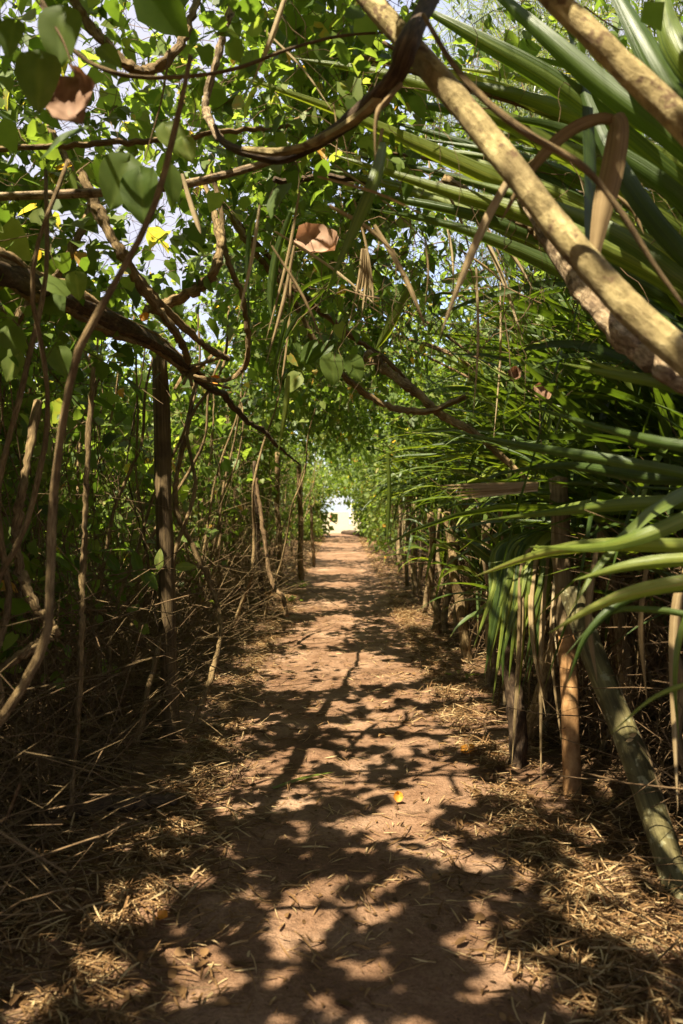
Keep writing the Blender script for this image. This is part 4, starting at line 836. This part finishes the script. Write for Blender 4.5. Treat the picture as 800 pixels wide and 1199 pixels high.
# ------------------------------------------------------------------ the near pandanus with the long leaves overhead
def hero_leaf(g, pts, wpx, tone, fold=.3, twist=0.0, seg=18):
    W = smoothpath([P(*p) for p in pts], seg + 1); wd = wpx * pts[len(pts) // 2][2] / K
    tn = nrm(np.gradient(W, axis=0)); S = nrm(np.cross(tn, nrm(W - np.array([0, 0, EYE])))); N = np.cross(S, tn)
    for k in range(1, len(S)):
        if S[k] @ S[k - 1] < 0: S[k] *= -1; N[k] *= -1
    tw = twist + .25 * np.sin(np.linspace(0, 3, len(S)) + px0(pts)); S, N = S * np.cos(tw)[:, None] + N * np.sin(tw)[:, None], N * np.cos(tw)[:, None] - S * np.sin(tw)[:, None]
    t = np.linspace(0, 1, len(S)); w = wd * .5 * np.clip(.72 + .9 * t, 0, 1) * np.clip((1 - t) * 2.2, 0, 1) ** .75; w[-1] = wd * .01
    w = w[:, None]; V = np.stack([W - S * w + N * w * fold, W - S * w * .52 - N * w * fold * .1, W - N * w * fold, W + S * w * .52 - N * w * fold * .1, W + S * w + N * w * fold], 1)
    i = np.arange(len(S) - 1)[:, None] * 5 + np.arange(4)[None]
    tv = np.clip(tone + np.array([0, .04, .10, .02, -.04])[None] + 0 * w, 0, 1)
    g.add(V.reshape(-1, 3), np.stack([i, i + 1, i + 6, i + 5], -1).reshape(-1, 4), None, tv.reshape(-1), np.stack([np.broadcast_to(t[:, None], tv.shape) + U(0, 9), np.broadcast_to(np.array([0, .26, .5, .74, 1])[None], tv.shape) + U(0, 9)], -1).reshape(-1, 2))
def px0(pts): return pts[0][0] * .37 + pts[0][1] * .11
t = empty('pandanus', (2.9, 3.1, 0), 'giant pandanus whose long ribbed leaves sweep across the sky under the smooth branches', 'pandanus', 'pandanus plants lining the path')
gs = Geo(); tube(gs, [(2.9, 3.1, -.05), (2.85, 3.05, .8), (2.7, 3.0, 1.6), (2.55, 2.95, 2.1)], [.07, .065, .06, .055], 10, 24); gs.build('trunk', 'stakewood', t)
H = [([(880, 400, 2.9), (740, 290, 2.9), (560, 205, 3.0), (400, 135, 3.2), (268, 88, 3.4)], 34, .72, .4),
     ([(900, 350, 2.8), (760, 250, 2.85), (600, 150, 2.9), (470, 95, 3.1), (340, 70, 3.3)], 34, .60, .3),
     ([(900, 300, 2.7), (790, 215, 2.7), (660, 110, 2.8), (560, 50, 2.9), (480, 5, 3.0)], 44, .45, .5),
     ([(890, 420, 2.7), (780, 330, 2.7), (640, 262, 2.8), (520, 225, 3), (380, 180, 3.2)], 36, .65, .2),
     ([(890, 470, 2.9), (780, 385, 2.9), (660, 320, 3.0), (540, 270, 3.1), (430, 245, 3.3)], 30, .40, .5),
     ([(880, 260, 2.6), (790, 170, 2.6), (700, 100, 2.7), (620, 30, 2.8), (540, -40, 3)], 40, .35, .3),
     ([(900, 240, 2.4), (800, 130, 2.4), (740, 30, 2.5), (690, -60, 2.7)], 44, .30, -.4),
     ([(900, 190, 2.3), (790, 60, 2.4), (770, -40, 2.6)], 46, .55, .2),
     ([(880, 330, 2.5), (810, 250, 2.5), (730, 190, 2.6), (640, 150, 2.8), (560, 140, 3.0)], 38, .25, .8),
     ([(900, 500, 3.0), (800, 420, 3.0), (700, 340, 3.1), (610, 250, 3.3), (560, 150, 3.6)], 30, .22, .3),
     ([(880, 380, 2.4), (800, 330, 2.4), (730, 280, 2.5), (640, 240, 2.7), (520, 205, 3.0)], 32, .5, .1),
     ([(870, 360, 2.35), (800, 300, 2.4), (740, 225, 2.5), (690, 130, 2.7), (660, 20, 3.0)], 34, .18, .2)]
g = Geo()
for pts, w, tn, tw in H: hero_leaf(g, pts, w * .66, tn, .3, tw)
for k in range(26):
    x0, y0 = 895, 235 + 11 * k; dd = U(3.0, 3.9); ex = U(360, 620); ey = y0 * .42 + U(-40, 60) - (620 - ex) * .05
    hero_leaf(g, [(x0, y0, dd), ((x0 * 2 + ex) / 3, y0 - (y0 - ey) * .42 - 12, dd), ((x0 + ex * 2) / 3, y0 - (y0 - ey) * .76 - 14, dd + .1), (ex, ey, dd + .3)], U(13, 20), U(.25, .8), .35, U(-.2, .7))
hero_leaf(g, [(690, 130, 2.3), (692, 200, 2.25), (689, 260, 2.2), (688, 330, 2.2)], 34, .15, .3, 1.2)
hero_leaf(g, [(450, 170, 2.6), (440, 210, 2.5), (415, 270, 2.5), (385, 335, 2.5)], 16, .55, .3, .5)
g.build('strap_leaves', 'strap', t)
g = Geo()
hero_leaf(g, [(722, 145, 2.1), (700, 143, 2.1), (670, 155, 2.1), (640, 180, 2.1), (612, 215, 2.12), (585, 262, 2.15)], 17, .45, .4, .3, seg=30)
hero_leaf(g, [(600, 205, 2.2), (570, 260, 2.15), (540, 330, 2.1), (515, 395, 2.1)], 14, .8, .3, .6)
g.build('dead_leaves', 'deadstrap', t)
for i, (pts, w, tn, tw, lab) in enumerate([
     ([(716, 140, 2.1), (722, 150, 2.08), (716, 195, 2.06), (706, 240, 2.05), (697, 290, 2.05), (690, 345, 2.05)], 27, .55, .1, 'brown folded strap leaf hanging over a thin twig, edges toothed')]):
    g = Geo(); hero_leaf(g, pts, w, tn, .35, tw, seg=20); solo(g, 'folded_leaf', 'deadstrap', lab, 'leaf', origin=P(*pts[0]))

rg = Geo()
for k in range(46):
    x0, y0 = U(300, 760), U(20, 330); L = U(40, 190); a = U(.1, 1.9); d_ = U(2.4, 4.6)
    hero_leaf(rg, [(x0, y0, d_), (x0 + L * .4 * math.cos(a) + 4, y0 + L * .5 * math.sin(a), d_), (x0 + L * .8 * math.cos(a), y0 + L * math.sin(a) + 8, d_)], U(2, 6), U(.5, 1), .4, U(-1, 1), seg=8)
rg.build('dry_sprays', 'deadstrap', t)
rg = Geo(); n_ = 260; st = np.stack([U(.0, 1.6, n_), U(2.8, 5, n_), U(2.25, 3.3, n_)], -1); pw = walks(st, rng.normal(0, 1, (n_, 3)) * [1, .6, .8], 10, U(.03, .09, n_), .3, droop=.5); twigs(rg, pw, U(.001, .0035, n_), .0008)
rg.build('stalk_sprays', 'twig', t)
# the bright leaves reaching in at the right, at knee to chest height
t = empty('pandanus', (2.0, 2.1, 0), 'nearest pandanus, its bright arching leaves crossing in front of the tan post', 'pandanus', 'pandanus plants lining the path')
gs = Geo(); tube(gs, [(2.0, 2.1, -.05), (1.95, 2.1, .6), (1.8, 2.1, 1.25)], [.05, .05, .045], 10, 20); gs.build('trunk', 'stakewood', t)
g = Geo()
for pts, w, tn, tw in [
     ([(930, 640, 2.2), (800, 640, 2.2), (700, 640, 2.3), (630, 650, 2.4), (556, 675, 2.55)], 27, .80, .35),
     ([(930, 650, 2.0), (820, 655, 2.05), (740, 662, 2.1), (670, 680, 2.2)], 24, .72, .15),
     ([(930, 690, 1.9), (840, 680, 1.95), (760, 690, 2.0), (700, 710, 2.05), (642, 742, 2.1)], 27, .85, .3),
     ([(930, 600, 2.1), (830, 600, 2.1), (760, 625, 2.1), (700, 640, 2.2), (620, 640, 2.4)], 26, .60, -.1),
     ([(930, 560, 2.3), (850, 480, 2.3), (780, 450, 2.3), (720, 440, 2.4), (655, 425, 2.6)], 24, .55, .4),
     ([(930, 470, 2.4), (860, 440, 2.4), (800, 455, 2.4), (740, 440, 2.5), (675, 420, 2.6)], 22, .70, .3),
     ([(930, 560, 2.1), (860, 530, 2.1), (780, 520, 2.2), (700, 500, 2.4), (600, 470, 2.7)], 20, .35, .5),
     ([(930, 600, 2.5), (820, 560, 2.5), (720, 540, 2.6), (600, 520, 2.9), (530, 505, 3.1)], 20, .40, .3),
     ([(900, 700, 2.2), (810, 690, 2.2), (740, 700, 2.2), (690, 740, 2.2), (665, 800, 2.25)], 18, .30, .5),
     ([(900, 680, 2.1), (830, 690, 2.1), (800, 740, 2.1), (792, 800, 2.1), (796, 870, 2.15)], 22, .55, .9),
     ([(930, 620, 2.3), (820, 590, 2.4), (740, 590, 2.5), (650, 600, 2.7), (560, 610, 3.0)], 22, .55, .3),
     ([(930, 760, 2.1), (840, 730, 2.1), (770, 715, 2.2), (710, 720, 2.3), (660, 770, 2.4)], 13, .45, .3),
     ([(900, 820, 2.0), (830, 800, 2.0), (770, 815, 2.05), (715, 860, 2.1)], 9, .7, .3),
     ([(930, 540, 2.6), (850, 560, 2.6), (760, 560, 2.7), (660, 545, 3.0), (580, 555, 3.2)], 22, .25, .2)]:
    hero_leaf(g, pts, w * .7, tn, .3, tw)
g.build('strap_leaves', 'strap', t)
g = Geo()
for pts, w, tn in [([(820, 640, 2.4), (795, 700, 2.4), (790, 800, 2.4), (795, 950, 2.4)], 12, .7), ([(700, 640, 2.9), (690, 720, 2.9), (700, 800, 2.9)], 9, .5), ([(760, 650, 2.6), (752, 730, 2.6), (758, 820, 2.7)], 8, .4)]:
    hero_leaf(g, pts, w, tn, .5, .5)
g.build('dead_leaves', 'deadstrap', t)

# drooping green and tan leaves between stump and post, part of the plant above them
t = empty('pandanus', (1.6, 4.45, 0), 'drooping pandanus with tan ribbons hanging beside the tan post', 'pandanus', 'pandanus plants lining the path')
gs = Geo(); tube(gs, [(1.6, 4.45, -.05), (1.58, 4.45, .7), (1.45, 4.45, 1.4)], [.045, .04, .04], 9, 20); gs.build('trunk', 'stakewood', t)
g = Geo(); gd = Geo()
for k in range(24):
    x0 = U(566, 640); L = U(70, 180); hero_leaf(g, [(640 + U(-10, 20), 620, 4.4), (x0 + 8, 640, 4.3), (x0, 660 + L * .3, 4.2), (x0 - U(-6, 25), 660 + L, 4.2)], U(7, 13), U(.25, .8), .4, U(-.8, .8))
for k in range(9):
    x0 = U(600, 660); L = U(60, 270) if x0 < 655 else U(40, 120); hero_leaf(gd, [(655 + U(-15, 10), 640 + U(-15, 10), 4.35), (x0 + 6, 655, 4.25), (x0, 665 + L * .4, 4.15), (x0 + U(-14, 20), 665 + L, 4.1)], U(4, 9), U(.3, .95), .5, U(-1, 1))
g.build('strap_leaves', 'strap', t); gd.build('dead_leaves', 'deadstrap', t)

# ------------------------------------------------------------------ small things one can point at
def curl_leaf(name, mat, label, c, size, ax, nm, cup=.5, tone=.5):
    n = 9; u = np.linspace(-1, 1, n); v = np.linspace(0, 1, n); Uu, Vv = np.meshgrid(u, v)
    w = np.sin(np.pi * np.clip(Vv * .93 + .05, 0, 1)) ** .6 * .48 * (1 + .08 * np.sin(Vv * 17))
    x = Uu * w; y = Vv; z = cup * (Uu ** 2 * .35 + .3 * Vv ** 2) + .05 * np.sin(Uu * 5 + Vv * 6)
    Y = nrm(np.array(ax, float)); X = nrm(np.cross(Y, nm)); Z = np.cross(X, Y)
    V = np.array(c) + size * (x[..., None] * X + y[..., None] * Y + z[..., None] * Z)
    i = np.arange(n - 1)[:, None] * n + np.arange(n - 1)[None]
    g = Geo(); g.add(V.reshape(-1, 3), np.stack([i, i + 1, i + n + 1, i + n], -1).reshape(-1, 4), None, np.clip(tone + rng.normal(0, .12, n * n), 0, 1))
    return solo(g, name, mat, label, 'leaf', origin=c)
curl_leaf('dry_leaf', 'pinkdry', 'large curled brown dry leaf hanging among the heart leaves by the drooping thin vine', P(85, 92, 2.0), .14, (.25, 0, -.8), (-.3, -1, .2), .8, .45)
curl_leaf('dry_leaf', 'pinkdry', 'pinkish crumpled dry leaf dangling in the canopy over the middle of the path', P(345, 283, 3.6), .19, (.8, 0, -.35), (0, -1, .5), .9, .6)
curl_leaf('dry_leaf', 'pinkdry', 'crumpled brown leaf caught between upright pandanus leaves', P(625, 452, 3.4), .08, (.4, 0, -.6), (0, -1, .3), .9, .5)
curl_leaf('dry_leaf', 'pinkdry', 'small dry leaf stuck beside the crumpled brown one', P(598, 446, 3.5), .06, (.3, 0, .6), (0, -1, .3), .9, .3)
curl_leaf('orange_leaf', 'orange', 'bright orange leaf lying on the dappled dirt', gp(540, 884)[0] + [0, 0, .062], .085, (1, .1, .05), (0, -.4, 1), .7, .6)
curl_leaf('orange_leaf', 'orange', 'small orange leaf hanging under the tip of the gnarled woody vine', P(250, 440, 5.0), .06, (.4, 0, -.8), (0, -1, .3), .6, .3)
curl_leaf('orange_leaf', 'orange', 'tiny orange leaf wedged in the strands of the gnarled woody vine', P(165, 375, 3.9), .05, (.8, 0, .3), (0, -1, .3), .6, .6)
curl_leaf('orange_leaf', 'orange', 'orange brown scrap of leaf on the sunny litter close to the camera', gp(183, 1082)[0] + [0, 0, .065], .05, (.9, -.4, .05), (0, -.4, 1), .7, .4)
curl_leaf('orange_leaf', 'orange', 'upright orange leaf tip on the dirt where the widest sun patch lies', gp(466, 945)[0] + [0, 0, .06], .05, (.1, .5, .8), (0, -1, .3), .7, .4)
g = Geo(); b, _ = gp(320, 925); c, _ = gp(395, 903); m_ = (b + c) / 2 + [0, 0, .02]
hp = smoothpath([b + [0, 0, .058], m_ + [0, 0, .05], c + [0, 0, .06]], 11); ribbons(g, hp[None], np.array([.035]), np.array([.7]), .2, np.array([0.0]))
solo(g, 'cut_leaf', 'strap', 'faded green strap leaf lying across the shaded dirt', 'leaf', origin=b)
g = Geo()
for k in range(5):
    hero_leaf(g, [(630, 566 + k * 2, 3.25), (575, 568 + k * 3, 3.2), (503 + 9 * k, 575 + k * 4 - 6, 3.15)], 5, .6 + .08 * k, .6, k * .6)
solo(g, 'leaf_bundle', 'deadstrap', 'pale tan bundle of dry leaf stalks sticking out level over the path', 'leaf bundle', origin=P(606, 572, 3.2))
g = Geo()
for k in range(7): hero_leaf(g, [(424 + k, 292, 3.2), (420 + k * 2.5, 330, 3.2), (408 + k * 5, 372 + U(-14, 14), 3.2)], 3, .8, .4, k)
solo(g, 'dry_tassel', 'deadstrap', 'pale tassel of thin dry strips hanging from the canopy', 'dry leaves', origin=P(424, 292, 3.2))
for k, (pts, lab) in enumerate([([(215, 205, 2.7), (222, 230, 2.7), (232, 262, 2.7), (236, 275, 2.7)], 'pale dry strip hanging straight down from the grey barked branch'),
                  ([(335, 0, 2.6), (318, 50, 2.6), (296, 100, 2.6)], 'long straw coloured blade slanting down across the drooping thin vine')]):
    g = Geo(); hero_leaf(g, pts, 7, .9, .4, .5); solo(g, 'dry_strip', 'deadstrap', lab, 'dry leaves', origin=P(*pts[0]))
for lab, px, py, n, s in [('small green seedling rooted in the litter at the foot of the crooked trunks', 543, 797, 16, .05), ('low weed sprouting on the shaded verge near the thick shaded trunk', 352, 688, 40, .07), ('tiny weed on the verge by the dark wrapped trunk', 338, 705, 26, .06)]:
    b, d = gp(px, py); g = Geo(); st = b + rng.normal(0, 1, (n, 3)) * [.08, .1, .02] + [0, 0, .1]
    th = U(0, 6.28, n); leaves(g, st, np.stack([np.cos(th), np.sin(th), .3 + 0 * th], -1), np.tile([0, 0, 1.0], (n, 1)) + rng.normal(0, .3, (n, 3)), U(.6, 1.3, n) * s, U(.4, .8, n), OVAL)
    gt = Geo(); twigs(gt, np.stack([np.tile(b + [0, 0, .03], (n, 1)), (st + b) / 2 + [0, 0, .02], st], 1), .0015, .001)
    t = empty('seedling', b, lab, 'seedling'); g.build('leaves', 'leaf_bright', t); gt.build('stem', 'twig', t)

# sprigs of big leaves near the lens side of the canopy and by the post
def sprig(lab, stempts, leafspec, mat='leaf', name='leafy_sprig'):
    W = [P(*p) for p in stempts]; t = empty(name, W[0], lab, 'sprig')
    g = Geo(); c = tube(g, W, [.004, .003, .0015], 6, 24, .1); g.build('stem', 'twig', t)
    for (px, py, d, L, ax, nm, tn, shp) in leafspec:
        gg = Geo(); big_leaf(gg, P(px, py, d), L * d / K, ax, nm, tn, shp); gg.build('leaf', mat, t)
def big_leaf(g, c, L, ax, nm, tone, shp):
    n = 11; m = 9; v = np.linspace(0, 1, n); u = np.linspace(-1, 1, m); Uu, Vv = np.meshgrid(u, v)
    if shp == 'heart': w = .50 * np.sqrt(np.clip(1 - (1 - Vv) ** 5, 0, 1)) * (1 - Vv ** 1.7) ** .8 * 1.05; yy = Vv - .16 * np.abs(Uu) ** 1.5 * (1 - Vv) ** 2
    else: w = .22 * np.sin(np.pi * Vv ** .8) ** .8; yy = Vv
    x = Uu * w; z = .10 * np.abs(Uu) * (w / .5) - .12 * Vv ** 2 + .02 * np.sin(Vv * 9 + Uu * 3)
    Y = nrm(np.array(ax, float)); X = nrm(np.cross(Y, np.array(nm, float))); Z = np.cross(X, Y)
    V = c + L * (x[..., None] * X + yy[..., None] * Y + z[..., None] * Z)
    i = np.arange(n - 1)[:, None] * m + np.arange(m - 1)[None]
    tn = np.clip(tone + .13 * (np.abs(Uu) < .12) + .05 * (np.abs(np.sin(Vv * 14 - np.abs(Uu) * 4)) < .25), 0, 1)
    g.add(V.reshape(-1, 3), np.stack([i, i + 1, i + m + 1, i + m], -1).reshape(-1, 4), None, tn.reshape(-1))
T = (0, -.9, .45)
sprig('sprig of broad dim heart leaves beside the large curled dry leaf', [(20, -30, 2.0), (70, 40, 1.95), (90, 90, 1.95)],
      [(75, 18, 1.95, 62, (-.1, 0, -1), T, .5, 'heart'), (48, 70, 1.9, 62, (-.05, 0, -1), (.1, -.8, .6), .42, 'heart'), (120, 60, 2.0, 30, (.6, 0, -.5), T, .6, 'heart'), (20, 30, 2, 40, (-.3, 0, -1), T, .45, 'heart')])
sprig('sprig with a long pointed leaf hanging over the level grey branch', [(200, 60, 2.4), (190, 120, 2.4), (170, 190, 2.4)],
      [(165, 205, 2.35, 60, (.05, 0, -1), (-.3, -.9, .3), .35, 'heart'), (150, 190, 2.4, 60, (-.35, 0, -.9), (.2, -.9, .4), .45, 'heart'), (200, 190, 2.4, 55, (.1, 0, -1), (.5, -.8, .3), .5, 'oval'),
       (195, 150, 2.4, 40, (.5, 0, -.8), T, .7, 'heart'), (105, 150, 2.3, 70, (-.9, 0, -.45), (.1, -.6, .8), .3, 'oval'), (215, 165, 2.4, 28, (.3, 0, -.7), T, .75, 'heart')])
sprig('sprig of round light green leaves tucked under the gnarled woody vine', [(0, 360, 3.0), (25, 385, 3.0), (40, 420, 3.0)],
      [(10, 388, 2.95, 40, (.3, 0, -.8), T, .6, 'heart'), (22, 415, 2.9, 36, (-.4, 0, -.8), T, .7, 'heart'), (68, 410, 3.1, 34, (.3, 0, -.9), T, .5, 'heart'), (90, 322, 3.0, 30, (.1, 0, -1), T, .75, 'heart')])
sprig('sprig of fresh pointed leaves growing across the tall dark post', [(128, 675, 4.6), (160, 668, 4.6), (215, 665, 4.6)],
      [(186, 668, 4.55, 26, (0.05, 0, 1), T, .8, 'oval'), (165, 672, 4.6, 30, (-.3, 0, .9), T, .3, 'oval'), (205, 664, 4.6, 26, (1, 0, .05), T, .7, 'oval'), (150, 672, 4.6, 30, (-1, 0, -.1), T, .3, 'oval'), (170, 668, 4.6, 28, (.3, 0, -.5), T, .35, 'oval'), (140, 668, 4.6, 30, (-.6, 0, .7), T, .3, 'oval')])
sprig('sprig of pointed leaves on the light brown vine swooping over the path', [(395, 375, 4.3), (385, 400, 4.3), (375, 430, 4.3)],
      [(372, 398, 4.3, 34, (-.6, 0, -.7), T, .35, 'oval'), (392, 400, 4.3, 44, (-.9, .1, -.6), T, .25, 'oval'), (388, 418, 4.25, 34, (.1, 0, -1), T, .55, 'heart'), (410, 420, 4.3, 30, (.4, 0, -.8), T, .45, 'heart'), (350, 440, 4.4, 26, (-.5, 0, -.6), T, .8, 'heart')])
t_ = [([(342, 250, 4.4), (325, 300, 4.4), (318, 350, 4.4), (320, 380, 4.4)], 12, .4), ([(302, 245, 4.3), (292, 290, 4.3), (292, 380, 4.3)], 10, .3), ([(400, 320, 4.2), (350, 345, 4.2), (325, 420, 4.2), (318, 470, 4.3)], 8, .35), ([(380, 340, 4.2), (345, 380, 4.2), (333, 400, 4.2)], 9, .3),
      ([(480, 340, 4.4), (460, 380, 4.4), (440, 410, 4.4)], 18, .6), ([(455, 530, 5.0), (457, 580, 5), (453, 640, 5)], 9, .55), ([(338, 440, 4.2), (335, 480, 4.2), (325, 535, 4.2)], 8, .7)]
bl_ = ['narrow green blade hanging straight down from the edge of the crumpled pinkish dry leaf', 'dark narrow blade hanging left of the crumpled pinkish dry leaf', 'long blade bent down from the mottled branch towards the tall post', 'short slanting dark blade above the sprig of pointed leaves', 'broad light blade slanting in the middle of the arch beyond the dry tassel', 'upright looking green blade hanging over the far path beside the pandanus row', 'pale green blade tip hanging below the sprig of pointed leaves']
for k, (pts, w, tn) in enumerate(t_):
    g = Geo(); hero_leaf(g, pts, w, tn, .3, .8); solo(g, 'strap_leaf', 'strap', bl_[k], 'leaf', 'green blade leaves hanging over the path', origin=P(*pts[0]))

# ------------------------------------------------------------------ the far end: log, beach gear, verge bushes
b, d = gp(402, 625); c, _ = gp(440, 630)
g = Geo(); tube(g, [b + [0, 0, .12], (b + c) / 2 + [0, 0, .14], c + [0, 0, .12]], [.14, .15, .12], 10, 20, .2); solo(g, 'fallen_log', 'darkbark', 'dark log lying across the end of the path', 'log', origin=b)
b = P(388, 603, 75.0); b[2] = 0
g = Geo(); tube(g, [b, b + [0, 0, .5], b + [0.05, 0, .75]], [.14, .12, .1], 10, 12); o = solo(g, 'beach_marker', 'red', 'small red marker standing on the sand beyond the path', 'marker', origin=b)
b = P(411, 610, 60.0); b[2] = 0
g = Geo(); tube(g, [b, b + [0, 0, 1.0], b + [.03, 0, 1.5]], [.13, .12, .12], 8, 12); solo(g, 'white_post', 'white', 'white post on the sand beyond the path', 'post', origin=b)
for x, y, rx, ry, h, n, lab in [(-1.65, 38, 1.05, 1.2, 2.3, 480, 'small pale bush crowding the shady side of the beach opening'), (1.65, 38.5, 1.1, 1.2, 2.6, 480, 'small pale bush crowding the pandanus side of the beach opening'), (-1.9, 34, .9, 2.0, 1.2, 350, 'low sunny bush beside the beach opening'), (2.4, 38, 1.2, 2.5, 2.2, 500, 'leafy bush on the sunny bank beside the log'), (-3.6, 44, 1.9, 2.5, 2.8, 600, 'pale bush standing on the sand edge'), (3.6, 50, 2.2, 3, 3.5, 700, 'far bush behind the white post')]:
    bush(x, y, rx, ry, h, n, lab, size=.16, tone=.65)
